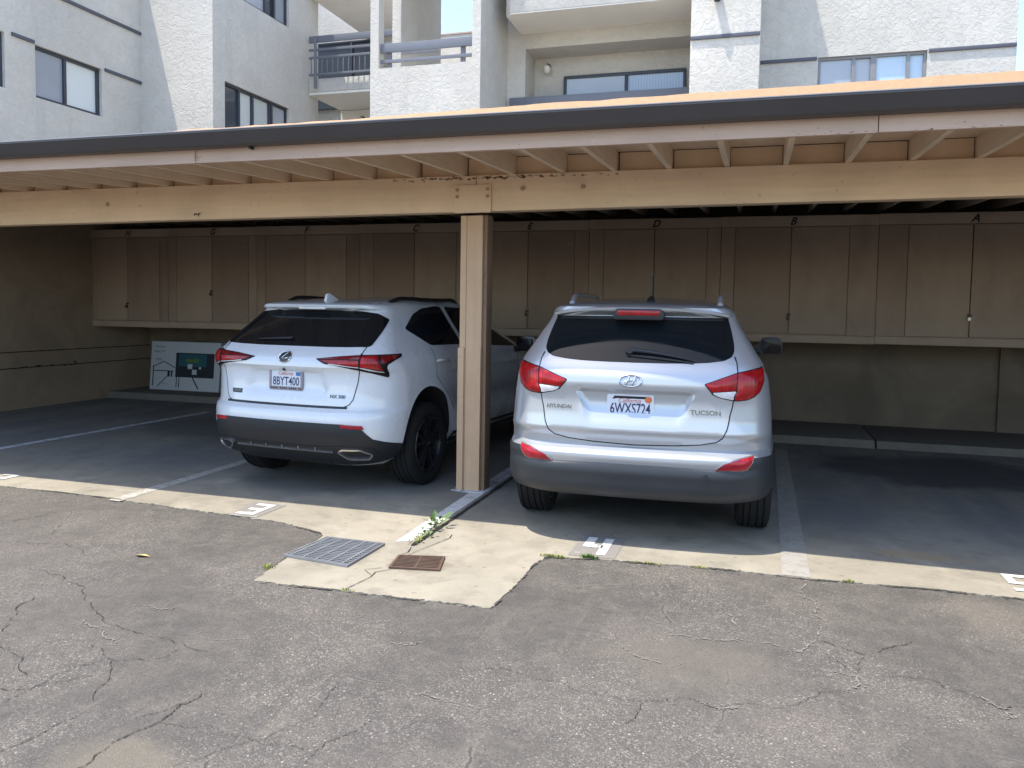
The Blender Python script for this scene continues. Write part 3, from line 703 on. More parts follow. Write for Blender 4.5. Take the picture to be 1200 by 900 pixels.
for i, x in enumerate(xf):
    h = float(np.interp(x, xs_, hs)) + random.gauss(0, .0022)
    vs += [(x, 5.000, 2.793), (x, 5.045, h), (x, 5.16, max(h + .004, rz(5.16) + .008)), (x, 5.7, rz(5.7) + .008), (x, BACK + .22, rz(BACK + .22) + .010), (x, BACK + .22, rz(BACK + .22) + .0015), (x, 5.045, rz(5.045) + .0015)]
n = 7
for i in range(len(xf) - 1):
    for k in range(n): fs.append((i * n + k, (i + 1) * n + k, (i + 1) * n + (k + 1) % n, i * n + (k + 1) % n))
fs += [tuple(range(n)), tuple(range((len(xf) - 1) * n, len(xf) * n))[::-1]]
g.add(vs, fs); g.mi = [1 if (i_ < (len(xf) - 1) * n and i_ % n in (2, 3, 4, 5)) else 0 for i_ in range(len(g.f))]
g.build('roofing', [M['roofing'], M['roof_top']], carport)
# fascia boards with scarfed butt joints, gutter, rafters
for a, b in ((XL - .15, -3.985), (-3.980, .62), (.625, 5.2), (5.205, XR)):
    g = MB(); g.box(a, b, 5.0, 5.038, 2.585 + random.uniform(-.003, .006), 2.785); g.build('fascia', M['fascia'], carport, bevel=.004)
g = MB(); prof = [(4.997, 2.786), (4.997, 2.682), (4.905, 2.680), (4.894, 2.684), (4.890, 2.694), (4.884, 2.698), (4.876, 2.770), (4.870, 2.774), (4.870, 2.786), (4.884, 2.7865), (4.884, 2.775), (4.893, 2.755), (4.912, 2.735), (4.985, 2.72), (4.985, 2.786)]
g.prism(prof, 'x', XL - .15, XR); gut = g.build('gutter', M['gutter'], carport, smooth=True, angle=50)
g = MB(); g.box(XL - .15, XR, 4.868, 4.888, 2.7872, 2.7925); g.build('lip', M['lip'], gut)
g = MB(); g.box(-3.50, -3.482, 4.955, 4.996, 2.662, 2.678); g.build('bracket', M['black_plastic'], gut)
def rafter_mb(x):
    g = MB(); b = lambda y: 2.600 + .0405 * (y - 5.0)
    g.prism([(5.040, b(5.04)), (5.040, b(5.04) + .154), (BACK - .004, b(BACK) + .154), (BACK - .004, b(BACK))], 'x', x - .019, x + .019)
    return g
proto = None
for k in range(-24, 21):
    x = .168 + .4255 * k + random.gauss(0, .004)
    if proto is None:
        proto = rafter_mb(x).build('rafter', M['beige_y'], carport); px0 = x
    else:
        c = proto.copy(); link(c); c.parent = carport; c.location = (proto.location.x + x - px0, proto.location.y, proto.location.z + random.gauss(0, .0015))
# blocking boards between the rafters, on top of the beam
bp = None
for k in range(-24, 20):
    x = .168 + .4255 * k
    if bp is None:
        g = MB(); g.box(x + .026, x + .400, 6.395, 6.425, 2.656, 2.806); bp = g.build('blocking', M['beige_x'], carport); bx0 = x
    else:
        c = bp.copy(); link(c); c.parent = carport; c.location = (x - bx0, random.gauss(0, .003), 0)
# beam: lengths meeting over the posts, faces of slightly different set
for a, b, dz in ((XL, -2.268, 0.), (-2.262, 2.88, .010), (2.886, XR, .012)):
    g = MB(); n_ = max(2, int((b - a) / .6)); vs = []
    for i in range(n_ + 1):
        x = a + (b - a) * i / n_
        zb = 2.318 + .0076 * (x + 7.4) + random.gauss(0, .0008); zt = 2.652
        vs += [(x, 6.318, zb), (x, 6.318, zt), (x, 6.455, zt), (x, 6.455, zb)]
    fs = [(0, 3, 2, 1), tuple(4 * n_ + k for k in range(4))]
    for i in range(n_):
        for k in range(4): fs.append((4 * i + k, 4 * i + (k + 1) % 4, 4 * (i + 1) + (k + 1) % 4, 4 * (i + 1) + k))
    g.add(vs, fs); bm_ = g.build('beam', M['beige_x'], carport, bevel=.004)
    if a < -2.5:
        g = MB(); g.tube([(-5.02, 6.318, 2.385), (-5.02, 6.285, 2.385), (-5.02, 6.275, 2.372)], .006, 8); g.tube([(-4.99, 6.318, 2.39), (-4.975, 6.285, 2.388), (-4.972, 6.275, 2.36)], .005, 8); g.build('hook', M['black_plastic'], bm_)
        g = MB(); g.cyl((-6.05, 0, 2.50), 'y', .022, 6.316, 6.322, 20); g.build('knot', M['bolt'], bm_)
    elif a < 0:
        g = MB()
        for q in (-1.86, -1.36): g.cyl((q, 0, 2.535), 'y', .020, 6.303, 6.3185, 6)
        g.build('bolt_head', M['bolt'], bm_, bevel=.003)
def make_post(x0):
    d = x0 + 2.385
    def sh(a): return a + d
    g = MB(); g.box(sh(-2.335), sh(-2.197), 6.302, 6.455, .0, 2.322); po = g.build('post', M['beige_z'], carport, bevel=.004)
    g = MB(); g.box(sh(-2.392), sh(-2.3385), 6.306, 6.455, .0, 2.322); g.build('side_board', M['beige_z'], po, bevel=.004)
    g = MB(); g.box(sh(-2.1945), sh(-2.162), 6.325, 6.47, .0, 2.325); g.build('brown_board', M['beige_brown'], po, bevel=.003)
    g = MB(); g.box(sh(-2.400), sh(-2.345), 6.288, 6.3035, .0, 1.22); g.box(sh(-2.215), sh(-2.1965), 6.289, 6.3015, 0, 1.22); g.build('splice_board', M['beige_z'], po, bevel=.003)
    g = MB(); g.prism(ragged([(sh(-2.44), 6.27), (sh(-2.30), 6.235), (sh(-2.16), 6.25), (sh(-2.13), 6.33), (sh(-2.13), 6.50), (sh(-2.42), 6.50), (sh(-2.44), 6.27)], .025, .010)[:-1], 'z', .002, .014); g.build('footing', M['faint_paint'], po, bevel=.004)
    g = MB(); g.box(sh(-2.452), sh(-2.128), 6.300, 6.3165, 2.345, 2.575); pl = g.build('bracket_plate', M['beige_x'], carport, bevel=.004)
    for bx in (-2.425, -2.157):
        for bz in (2.478, 2.535):
            g = MB(); g.cyl((sh(bx), 0, bz), 'y', .015, 6.286, 6.3005, 6); g.build('bolt', M['bolt'], pl, bevel=.003)
make_post(-2.385); make_post(2.83)
# weathering of the timber: flakes of lost paint, nail heads, a split in the fascia
def flakes(name, n, fx, fz, y, mat, smin=.004, smax=.016):
    g = MB()
    for _ in range(n):
        x, z = fx(), fz(); r = random.uniform(smin, smax); m = random.randint(5, 8); k = random.uniform(.3, .7)
        g.add([(x + r * math.cos(6.283 * q / m) * random.uniform(.6, 1.3), y, z + k * r * math.sin(6.283 * q / m) * random.uniform(.6, 1.2)) for q in range(m)], [tuple(range(m))])
    o = g.build(name, M[mat], carport, fix=False); return o
o = flakes('bare_paint_patch', 150, lambda: random.triangular(-3.15, -1.0, -2.1), lambda: 2.632 + random.gauss(0, .006), 6.3165, 'peel', .004, .017)
o = flakes('bare_paint_patch', 26, lambda: random.uniform(-9, 4), lambda: random.uniform(2.36, 2.63), 6.3165, 'peel', .002, .007)
o = flakes('bare_paint_patch', 34, lambda: random.uniform(-8, 4), lambda: random.choice((2.598, 2.60, 2.605, 2.64)) + random.gauss(0, .006), 4.9985, 'peel', .002, .007)
o = flakes('bare_paint_patch', 18, lambda: -3.98 + random.gauss(0, .02), lambda: random.uniform(2.60, 2.67), 4.9985, 'peel', .003, .009)
o = flakes('bare_paint_patch', 22, lambda: random.uniform(.2, 1.6), lambda: 2.592 + random.gauss(0, .004), 4.9985, 'peel', .003, .009)
o = flakes('nail_head', 46, lambda: .168 + .4255 * random.randint(-22, 6) + random.gauss(0, .006), lambda: random.choice((2.615, 2.655)), 4.9982, 'bolt', .003, .0045)

# walls of the carport --------------------------------------------------------
t = thing('carport_side_wall', 'soot-stained rendered wall closing the left end of the carport', 'wall', (XL - .1, 8, 0))
g = MB(); g.box(XL - .2, XL, 5.05, BACK, 0, .585); g.box(XL - .2, XL - .022, 5.05, BACK, .585, .600); g.box(XL - .2, XL, 5.05, BACK, .600, .815); g.box(XL - .2, XL - .022, 5.05, BACK, .815, .830); g.box(XL - .2, XL, 5.05, BACK, .830, 2.58); g.prism([(5.05, 2.58), (BACK - .002, 2.58), (BACK - .002, rz(BACK) - .04), (5.05, rz(5.05) - .04)], 'x', XL - .2, XL - .0005)
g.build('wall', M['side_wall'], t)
for zg in (.5925, .8225):
    g = MB(); g.box(XL - .0215, XL - .004, 5.06, BACK - .003, zg - .0065, zg + .0065); g.build('soiled_groove', M['dark_gap'], t)
g = MB()
for _ in range(26):
    y = random.uniform(7.6, 10.0); s_ = random.uniform(.008, .03); z_ = .585 + random.gauss(.006, .012)
    g.box(XL - .01, XL + random.uniform(.003, .008), y, y + s_ * random.uniform(1, 3.2), z_, z_ + s_ * .6)
g.build('crumbled_joint', M['dark_gap'], t)
t = thing('carport_back_wall', 'dark stained rendered back wall below the storage lockers', 'wall', (0, BACK + .1, 0))
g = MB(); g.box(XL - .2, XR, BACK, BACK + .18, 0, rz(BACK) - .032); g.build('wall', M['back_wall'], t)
g = MB(); g.box(2.93, 3.35, BACK - .045, BACK - .002, .0, 1.19); g.build('pilaster', M['back_wall'], t)
t = thing('carport_end_wall', 'rendered wall closing the far right end of the carport', 'wall', (XR + .1, 8, 0))
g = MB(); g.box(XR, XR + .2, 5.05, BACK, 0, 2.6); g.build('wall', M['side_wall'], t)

# storage lockers --------------------------------------------------------------
YC = 10.14
lock = {'A': (2.289, .655), 'B': (.36, .64), 'C': (-1.255, .637), 'D': (-2.90, .62), 'E': (-4.52, .612), 'F': (-6.22, .655), 'G': (-7.80, .63), 'H': (-9.345, .595)}
order = 'HGFEDCBA'
cuts = [-10.03] + [((lock[a][0] + lock[a][1]) + (lock[b][0] - lock[b][1])) / 2 for a, b in zip(order, order[1:])] + [3.55]
paint = dict(A='A', B='B', C='D', D='E', E='C', F='F', G='G', H='H')
desc = {'A': 'storage locker stencilled A, furthest right, with a bright padlock', 'B': 'storage locker stencilled B, above the wing mirror of the silver car', 'C': 'storage locker stencilled D, directly behind the roof aerial of the silver car',
        'D': 'storage locker stencilled E, right beside the timber post', 'E': 'storage locker stencilled C, half hidden by the left side of the post', 'F': 'storage locker stencilled F, above the roof of the white car',
        'G': 'storage locker stencilled G, above the carton with the screen printed on it', 'H': 'storage locker stencilled H, in the left corner against the side wall'}
def zoff(x): return .0032 * (x + 10)            # the whole row rises a little to the right
def locker(L, x0, x1):
    cx, hw = lock[L]; dz = zoff(cx)
    t = thing('storage_locker', desc[L], 'locker', (cx, 10.75, 1.2), 'beige plywood storage lockers hung along the back wall')
    g = MB(); g.box(x0 + .0015, x1 - .0015, YC + .034, BACK - .002, 1.185 + dz, 2.668 + dz); t_ = g.build('cabinet', M['cab'], t)
    g = MB(); g.box(x0 + .0015, x1 - .0015, YC - .008, YC + .0325, 2.550 + dz, 2.675 + dz); g.build('header_board', M['cab_trim'], t, bevel=.002)
    g = MB(); g.box(x0 + .0015, x1 - .0015, YC - .012, YC + .0325, 1.170 + dz, 1.262 + dz); g.build('sill_board', M['cab_trim'], t, bevel=.003)
    for a, b in ((x0 + .003, cx - hw - .006), (cx + hw + .006, x1 - .003)):
        if b - a > .02:
            g = MB(); g.box(a, b, YC - .003, YC + .0325, 1.266 + dz, 2.545 + dz); g.build('side_panel', M['cab'], t, bevel=.0015)
    g_ = .0055 if L in 'ABCGE' else .004
    for s in (-1, 1):
        a, b = (cx - hw, cx - g_) if s < 0 else (cx + g_, cx + hw)
        sag = random.uniform(0, .006)
        g = MB(); g.box(a, b, YC - random.uniform(.002, .008), YC + .0325, 1.269 + dz + random.uniform(0, .006), 2.541 + dz - sag)
        d = g.build('door', M['cab'], t, bevel=.0015)
        g = MB()
        for hz in (1.42, 2.37):
            xe = cx + s * hw; g.box(xe - s * .05 - .04, xe - s * .05 + .04, YC - .0105, YC - .0075, hz + dz, hz + dz + .012)
        g.build('hinge', M['cab_trim'], d)
    pz = {'A': 1.49, 'B': 1.47, 'C': 1.48, 'D': 1.47, 'E': 1.46, 'F': 1.30, 'G': 1.70, 'H': 1.50}[L] + dz
    g = MB(); g.box(cx - .022, cx + .022, YC - .020, YC - .0085, pz + .02, pz + .045); g.tube([(cx - .012, YC - .026, pz + .03), (cx - .012, YC - .027, pz + .012), (cx - .012, YC - .027, pz), ], .005, 6)
    hs_ = g.build('hasp', M['brass'], t)
    if L == 'F':
        g = MB(); g.box(cx - .055, cx + .03, YC - .012, YC - .0085, pz - .01, pz + .12); g.build('rust_plate', M['rust'], t)
    g = MB(); g.box(cx - .024, cx + .010, YC - .042, YC - .018, pz - .035, pz + .008); g.build('padlock', M['steel' if L == 'A' else 'brass'], hs_, bevel=.004)
    vs, fs = text2d(paint[L], .125, .95, .38, bold=.004)
    g = MB(); g.add([(cx + x + .01, YC - .0095, 2.607 + dz + z) for x, z in vs], fs); g.build('letter', M['ink'], t, fix=False)
for i, L in enumerate(order): locker(L, cuts[i], cuts[i + 1])

# carton against the back wall -----------------------------------------------------
t = thing('television_carton', 'large white television carton leaning in the left back corner behind the white car', 'box', (-9.05, 11.0, .11))
def cx_(u, v, dy=0.):                            # point on the tilted front face: u metres right, v metres up
    return (-9.66 + u, 10.93 + .10 * v - dy, .115 + v)
W_, H_ = 1.36, .80
g = MB(); vs = [cx_(0, 0), cx_(W_, 0), cx_(W_, H_), cx_(0, H_)]
g.add(vs + [(x, y + .15, z + .01) for x, y, z in vs], [(0, 1, 2, 3), (4, 7, 6, 5), (0, 4, 5, 1), (1, 5, 6, 2), (2, 6, 7, 3), (3, 7, 4, 0)]); box_ = g.build('carton', M['card'], t, bevel=.006)
def flat(polys, name, mat, d=.002):
    g = MB()
    for p in polys: g.add([cx_(u, v, d) for u, v in p], [tuple(range(len(p)))])
    return g.build(name, M[mat], t)
def rect(a, b, c, d): return [(a, c), (b, c), (b, d), (a, d)]
def line(p, q, w=.014):
    d = Vector((q[0] - p[0], q[1] - p[1])); d.normalize(); n_ = Vector((-d.y, d.x)) * w / 2
    return [(p[0] + n_.x, p[1] + n_.y), (q[0] + n_.x, q[1] + n_.y), (q[0] - n_.x, q[1] - n_.y), (p[0] - n_.x, p[1] - n_.y)][::-1]
flat([rect(.50, 1.25, .22, .62)], 'screen_print', 'card_dark')
flat([rect(.56, 1.10, .40, .60)], 'screen_glow', 'card_teal', .003)
flat([rect(.70, .84, .47, .52), rect(.85, .95, .47, .53)], 'green_print', 'card_green', .004)
flat([rect(.74, .83, .36, .44), rect(.83, .92, .27, .35), rect(.96, 1.0, .36, .40)], 'app_tiles', 'card', .004)
for l_ in (line((.06, .06), (.06, .40), .02), line((.06, .38), (.27, .47)), line((.27, .47), (.49, .37)), line((.06, .315), (.47, .315)), line((.15, .05), (.38, .26)), line((.53, .05), (.53, .22), .016), line((.58, .05), (.58, .22), .016), line((.84, .22), (.96, .04), .022), line((.37, .22), (.37, .31), .05), line((.43, .22), (.43, .31), .03)): flat([l_], 'printed_line', 'card_dark', .0025)
for body, sz, u, v, mt in (('Hisense', .062, .18, .715, 'card_teal'), ('Roku TV', .060, .175, .63, 'card_dark'), ('HDR', .055, .16, .50, 'card_dark'), ('Hisense', .032, .30, .10, 'card_dark')):
    vs, fs = text2d(body, sz); g = MB(); g.add([cx_(u + x, v + z, .0035) for x, z in vs], fs); g.build('lettering', M[mt], t, fix=False)

# ================================================================== BUILDING
bd = thing('apartment_building', 'pale grey stuccoed apartment block rising behind the carport', 'building', (-3, 16, 0))
ST = M['stucco']
def wall(name, parts, mats=None, parent=bd, bevel=.012):
    g = MB()
    for p in parts: g.box(*p)
    return g.build(name, mats or ST, parent, bevel=bevel, angle=60)
XA, XB, YB, YE = -12.506, -10.715, 14.0, 18.055
# left wing: openings are left free between wall strips
def wall_x(x, depth, y0, y1, z0, z1, holes):
    """wall facing +x with rectangular holes (ya, yb, za, zb)"""
    g = MB(); ys = sorted({y0, y1, *[h[0] for h in holes], *[h[1] for h in holes]}); zs = sorted({z0, z1, *[h[2] for h in holes], *[h[3] for h in holes]})
    return grid_wall(ys, zs, holes, lambda a, b, c, d: (x - depth, x, a, b, c, d))
def wall_y(y, depth, x0, x1, z0, z1, holes):
    xs = sorted({x0, x1, *[h[0] for h in holes], *[h[1] for h in holes]}); zs = sorted({z0, z1, *[h[2] for h in holes], *[h[3] for h in holes]})
    return grid_wall(xs, zs, holes, lambda a, b, c, d: (a, b, y, y + depth, c, d))
def grid_wall(us, vs_, holes, fn):
    """one welded wall with holes: outer faces only, no inner seams"""
    g = MB(); keep = {}
    for i in range(len(us) - 1):
        for j in range(len(vs_) - 1):
            cu, cv = (us[i] + us[i + 1]) / 2, (vs_[j] + vs_[j + 1]) / 2
            keep[i, j] = not any(h[0] < cu < h[1] and h[2] < cv < h[3] for h in holes)
    for (i, j), k in keep.items():
        if not k: continue
        b = fn(us[i], us[i + 1], vs_[j], vs_[j + 1]); c = MB().box(*b)
        x_axis = abs(b[1] - b[0]) ; 
        # which box faces run towards neighbours along u and v
        along_x = fn(0, 1, 2, 3)[0] == 0
        fm = {'u0': 5 if along_x else 2, 'u1': 3 if along_x else 4, 'v0': 0, 'v1': 1}
        skip = set()
        if keep.get((i - 1, j)): skip.add(fm['u0'])
        if keep.get((i + 1, j)): skip.add(fm['u1'])
        if keep.get((i, j - 1)): skip.add(fm['v0'])
        if keep.get((i, j + 1)): skip.add(fm['v1'])
        g.add(c.v, [f for q, f in enumerate(c.f) if q not in skip])
    return g
def window_x(x, y0, y1, z0, z1, splits, panes, frame='frame_dark', fw=.055, rec=.09, name='window'):
    g = MB(); xa, xb = x - rec - .03, x - rec + .03
    g.box(xa, xb, y0, y1, z0, z0 + fw); g.box(xa, xb, y0, y1, z1 - fw, z1); g.box(xa, xb, y0, y0 + fw, z0 + fw, z1 - fw); g.box(xa, xb, y1 - fw, y1, z0 + fw, z1 - fw)
    for s in splits: g.box(xa - .005, xb + .006, s - fw * .55, s + fw * .55, z0 + fw, z1 - fw)
    w = g.build(name, M[frame], bd, bevel=.004)
    e = [y0 + fw * .5] + list(splits) + [y1 - fw * .5]
    for k in range(len(e) - 1):
        g = MB(); q = x - rec - .01 - (.014 if k % 2 else 0); g.box(q - .008, q, e[k], e[k + 1], z0 + fw * .5, z1 - fw * .5); g.build('pane', M[panes[k]], w)
    return w
def window_y(y, x0, x1, z0, z1, splits, panes, frame='frame_dark', fw=.055, rec=.09, name='window', thick=None):
    g = MB(); ya, yb = y + rec - .03, y + rec + .03; thick = thick or []
    g.box(x0, x1, ya, yb, z0, z0 + fw); g.box(x0, x1, ya, yb, z1 - fw, z1); g.box(x0, x0 + fw, ya, yb, z0 + fw, z1 - fw); g.box(x1 - fw, x1, ya, yb, z0 + fw, z1 - fw)
    for k, s in enumerate(splits):
        tw = fw * (1.0 if k in thick else .55); g.box(s - tw, s + tw, ya - .006, yb + .005, z0 + fw, z1 - fw)
    w = g.build(name, M[frame], bd, bevel=.004)
    e = [x0 + fw * .5] + list(splits) + [x1 - fw * .5]
    for k in range(len(e) - 1):
        g = MB(); q = y + rec + .01 + (.014 if k % 2 else 0); g.box(e[k], e[k + 1], q, q + .008, z0 + fw * .5, z1 - fw * .5); g.build('pane', M[panes[k]], w)
    return w
hA = [(11.43, 12.95, 5.20, 6.13), (9.2, 10.82, 5.20, 6.15)]
g = wall_x(XA, .35, 2.0, 14.0, 0, 8.80, hA); g.build('wall', ST, bd, weld=True)
wall('wall', [(-20, XA - .352, 2.0, 14.0, 0, 8.75)], bevel=0)
window_x(XA, 11.43, 12.95, 5.20, 6.13, [12.13], ['win_screen', 'win_blind'])
window_x(XA, 9.2, 10.82, 5.20, 6.15, [10.0], ['win_screen', 'win_blind'])
for a, b, z in ((10.95, 11.40, 6.13), (13.02, 14.0 - .002, 6.105), (2.2, 9.1, 6.13), (2.2, 14.0 - .002, 7.115)):
    g = MB(); g.box(XA + .0015, XA + .035, a, b, z, z + .060); g.build('trim_band', M['trim'], bd, bevel=.004)
# stepped-forward block of the left wing
hB = [(14.37, 16.745, 5.06, 6.17), (14.30, 16.745, 8.03, 9.1)]
g = wall_x(XB, .35, YB, YE, 0, 11.0, hB); g.build('wall', ST, bd, weld=True)
wall('wall', [(-20, XB - .352, YB, YE, 0, 10.98)], bevel=0)
wall('wall', [(XA + .001, XB - .001, YB - .006, YB - .002, 0, 11.0)], bevel=0)
window_x(XB, 14.37, 16.745, 5.06, 6.17, [14.93, 15.42, 16.05, 16.14], ['win_dark', 'win_blind', 'win_blind', 'win_grey', 'win_grey'])
window_x(XB, 14.30, 16.745, 8.03, 9.1, [15.9, 16.25], ['win_grey', 'win_dark', 'win_screen'])

# recessed balcony between the wings
wall('wall', [(-14, -9.35, 20.6, 20.9, 0, 11), ], bevel=0)
wall('balcony_slab', [(XB + .004, -7.2, 17.62, 20.59, 6.76, 7.08)])
g = MB(); g.box(XB + .005, -7.2, 17.63, 20.58, 6.70, 6.757); g.build('balcony_soffit', M['soffit'], bd)
wall('wall', [(XB + .004, -7.2, 19.2, 19.3, 0, 6.69)], M['soffit'], bevel=0)
window_y(20.58 - .10, -12.6, -10.25, 7.1, 8.95, [-11.1], ['win_dark', 'win_dark'], rec=.02, name='balcony_door')
window_y(20.58 - .10, -9.9, -8.6, 7.1, 8.3, [], ['win_dark'], rec=.02, name='balcony_door')
g = MB(); Yr = 17.55
g.box(-10.66, -7.21, Yr - .025, Yr + .025, 7.92, 8.075); g.box(-10.66, -7.21, Yr - .02, Yr + .02, 7.72, 7.775); g.box(-10.66, -7.21, Yr - .02, Yr + .02, 7.535, 7.59); g.box(-10.66, -7.21, Yr - .02, Yr + .02, 7.135, 7.185)
g.box(-10.50, -10.43, Yr - .06, Yr - .027, 6.82, 8.0)
for k in range(24): x = -10.6 + k * .145; g.box(x - .010, x + .010, Yr - .010, Yr + .010, 7.187, 7.534)
rl = g.build('balcony_railing', M['rail'], bd, bevel=.004)
def lantern(x, y, z, r, ax=None):
    g = MB(); g.cyl((x, 0, z + .06), 'y', .055, y - .03, y, 16); g.tube([(x, y - .02, z + .06), (x, y - .11, z + .085), (x, y - .13, z + .055)], .018, 8)
    w = g.build('wall_lamp', M['black_plastic'], bd, bevel=.004)
    g = MB(); n_ = 8; vs = []
    prof = [(r * .55, .055), (r * .95, .02), (r, -.02), (r * .85, -.07), (r * .5, -.105), (.004, -.115)]
    for q, h in prof: vs += [(x + math.cos(6.2832 * k / 18) * q, y - .13 + math.sin(6.2832 * k / 18) * q, z + h) for k in range(18)]
    g.add(vs, [(i * 18 + k, i * 18 + (k + 1) % 18, (i + 1) * 18 + (k + 1) % 18, (i + 1) * 18 + k) for i in range(len(prof) - 1) for k in range(18)])
    g.build('lamp_shade', M['lampglass'], w, smooth=True)
lantern(-10.05, 19.19, 6.40, .085)

wall('upper_slab', [(XB + .004, -8.8, 17.62, 20.59, 9.06, 9.40)], M['soffit'])
# open stair tower in the middle
PX0, PX1 = -7.188, -4.971
hP = [(-7.015, -5.135, 6.05, 9.2)]
g = wall_y(14.0, .22, PX0, PX1, 0, 10.9, hP); g.build('wall', ST, bd, weld=True)
wall('wall', [(PX1 - .22, PX1 - .001, 14.222, 15.65, 0, 10.88)], bevel=0)
wall('wall', [(-7.36, -7.16, 15.3, 17.45, 0, 10.9)], M['stucco'], bevel=.012)
wall('wall', [(PX0 + .001, PX0 + .17, 14.222, 15.298, 0, 5.98)], bevel=0)
wall('stair_landing', [(-7.158, PX1 - .222, 14.222, 17.4, 5.70, 5.95)], bevel=0)
g = MB(); g.box(-7.013, -5.137, 14.07, 14.12, 6.36, 6.525); g.box(-7.013, -5.137, 14.075, 14.115, 6.165, 6.225)
for x in (-6.86, -5.36): g.box(x - .045, x + .045, 14.123, 14.165, 6.05, 6.50)
g.build('stair_railing', M['rail'], bd, bevel=.004)
g = MB(); g.box(-7.013, -6.25, 15.0, 15.04, 6.62, 6.76)
for k in range(9): x = -5.95 + k * .10; g.box(x - .012, x + .012, 16.4, 16.425, 5.95, 6.95)
g.tube([(-6.2, 16.41, 6.2), (-5.2, 16.41, 7.0)], .035, 8); g.box(-5.7, -5.0, 16.39, 16.435, 6.90, 6.98)
g.build('stair_railing', M['rail'], bd)
wall('wall', [(-10.5, -6.4, 20.0, 20.25, 0, 8.68)] if False else [(-8.6, -6.3, 20.0, 20.25, 0, 8.70)], bevel=.012)
g = MB(); g.box(-8.6, -6.3, 19.985, 20.27, 8.702, 8.74); g.build('coping', M['fascia'], bd)

wall('added_stair_ceiling', [(-7.158, PX1 - .222, 15.32, 17.4, 8.95, 9.1)], bevel=0)  # unseen slab, added to shade the stair interior
# main front with the recessed balcony
YW = 15.65
hR = [(-4.60, -1.225, 5.0, 6.73), (.90, 2.68, 5.06, 6.155)]
g = wall_y(YW, .70, PX1 - .0, 4.045, 0, 11.0, hR); g.build('wall', ST, bd, weld=True)
wall('wall', [(PX1, 4.045, YW + 1.0, YW + 4, 0, 11.0)], bevel=0)
wall('wall', [(-4.602, -1.2, YW + .702, YW + .76, 4.8, 6.9)], M['stucco'], bevel=0)
window_y(YW + .70, -3.96, -1.49, 4.9, 6.33, [-2.67], ['win_grey', 'win_slats'], frame='frame_dark', rec=-.035, name='sliding_door')
lantern(-4.30, YW + .70, 6.50, .075)
g = MB(); g.box(-4.90, -1.23, YW - .08, YW - .003, 5.45, 5.765); g.build('balcony_rail_board', M['rail'], bd, bevel=.006)
# bay above with chamfered end
g = MB(); YF = 14.53
g.prism([(-4.70, YF + .12), (-4.58, YF), (-1.228, YF), (-1.228, YW - .003), (-4.70, YW - .003)], 'z', 7.045, 8.6); g.build('upper_balcony', ST, bd, bevel=.01)
g = MB(); g.prism([(-4.69, YF + .125), (-4.575, YF + .01), (-1.232, YF + .01), (-1.232, YW - .004), (-4.69, YW - .004)], 'z', 7.02, 7.043); g.build('upper_balcony_soffit', M['soffit'], bd)
# pier right of the balcony
wall('wall', [(-1.225, -.10, 14.0, YW - .002, 0, 10.9)])
g = MB(); g.box(-1.222, -.103, 13.970, 13.9985, 6.10, 6.16); g.build('trim_band', M['trim'], bd, bevel=.004)
g = MB(); g.box(-.86, -.74, 13.82, 13.9985, 6.74, 6.86); g.tube([(-.80, 13.86, 6.74), (-.80, 13.86, 6.66)], .05, 12); g.build('wall_lamp', M['black_plastic'], bd, bevel=.01)
for a, b in ((-.098, .88), (2.70, 4.04)):
    g = MB(); g.box(a, b, YW - .032, YW - .0015, 6.105, 6.165); g.build('trim_band', M['trim'], bd, bevel=.004)
window_y(YW, .90, 2.68, 5.06, 6.155, [1.50, 1.83, 2.39], ['win_grey', 'win_grey', 'win_sky', 'win_sky'], frame='frame_grey', fw=.05, rec=.07, thick=[1])
wall('roof_cap', [(-20, XA - .0, 2.0, 14.0, 8.802, 8.84)] if False else [(PX1, 4.045, YW + 1.0, YW + 4, 11.001, 11.05)], bevel=0)
# ================================================================== CARS
def resample(poly, step, closed=True):
    out = []; n = len(poly)
    for i in range(n if closed else n - 1):
        a, b = poly[i], poly[(i + 1) % n]; L = math.hypot(b[0] - a[0], b[1] - a[1]); k = max(1, int(math.ceil(L / step)))
        out += [(a[0] + (b[0] - a[0]) * j / k, a[1] + (b[1] - a[1]) * j / k) for j in range(k)]
    if not closed: out.append(poly[-1])
    return out

def rounded(poly, r, n=5):
    """outline with its corners rounded off"""
    out = []; m = len(poly)
    for i in range(m):
        p0, p1, p2 = Vector(poly[i - 1]), Vector(poly[i]), Vector(poly[(i + 1) % m])
        a, b = p0 - p1, p2 - p1; ra = min(r, a.length * .45); rb = min(r, b.length * .45)
        if a.length < 1e-6 or b.length < 1e-6: continue
        A, B = p1 + a.normalized() * ra, p1 + b.normalized() * rb
        for k in range(n + 1):
            t = k / n; q = A * (1 - t) ** 2 + p1 * 2 * t * (1 - t) + B * t * t; out.append((q.x, q.y))
    return out

def inside(p, poly):
    x, y = p; c = False; j = len(poly) - 1
    for i in range(len(poly)):
        xi, yi = poly[i]; xj, yj = poly[j]
        if (yi > y) != (yj > y) and x < (xj - xi) * (y - yi) / (yj - yi) + xi: c = not c
        j = i
    return c

def mesh_obj(name, vs, fs, mats, parent, smooth=True, angle=40, mi=None):
    me = bpy.data.meshes.new(name); me.from_pydata([tuple(map(float, v)) for v in vs], [], fs)
    for q in (mats if isinstance(mats, (list, tuple)) else [mats]): me.materials.append(q)
    if smooth: me.polygons.foreach_set('use_smooth', [True] * len(me.polygons)); me.set_sharp_from_angle(angle=R(angle))
    me.update(); o = bpy.data.objects.new(name, me); link(o); o.parent = parent; return o

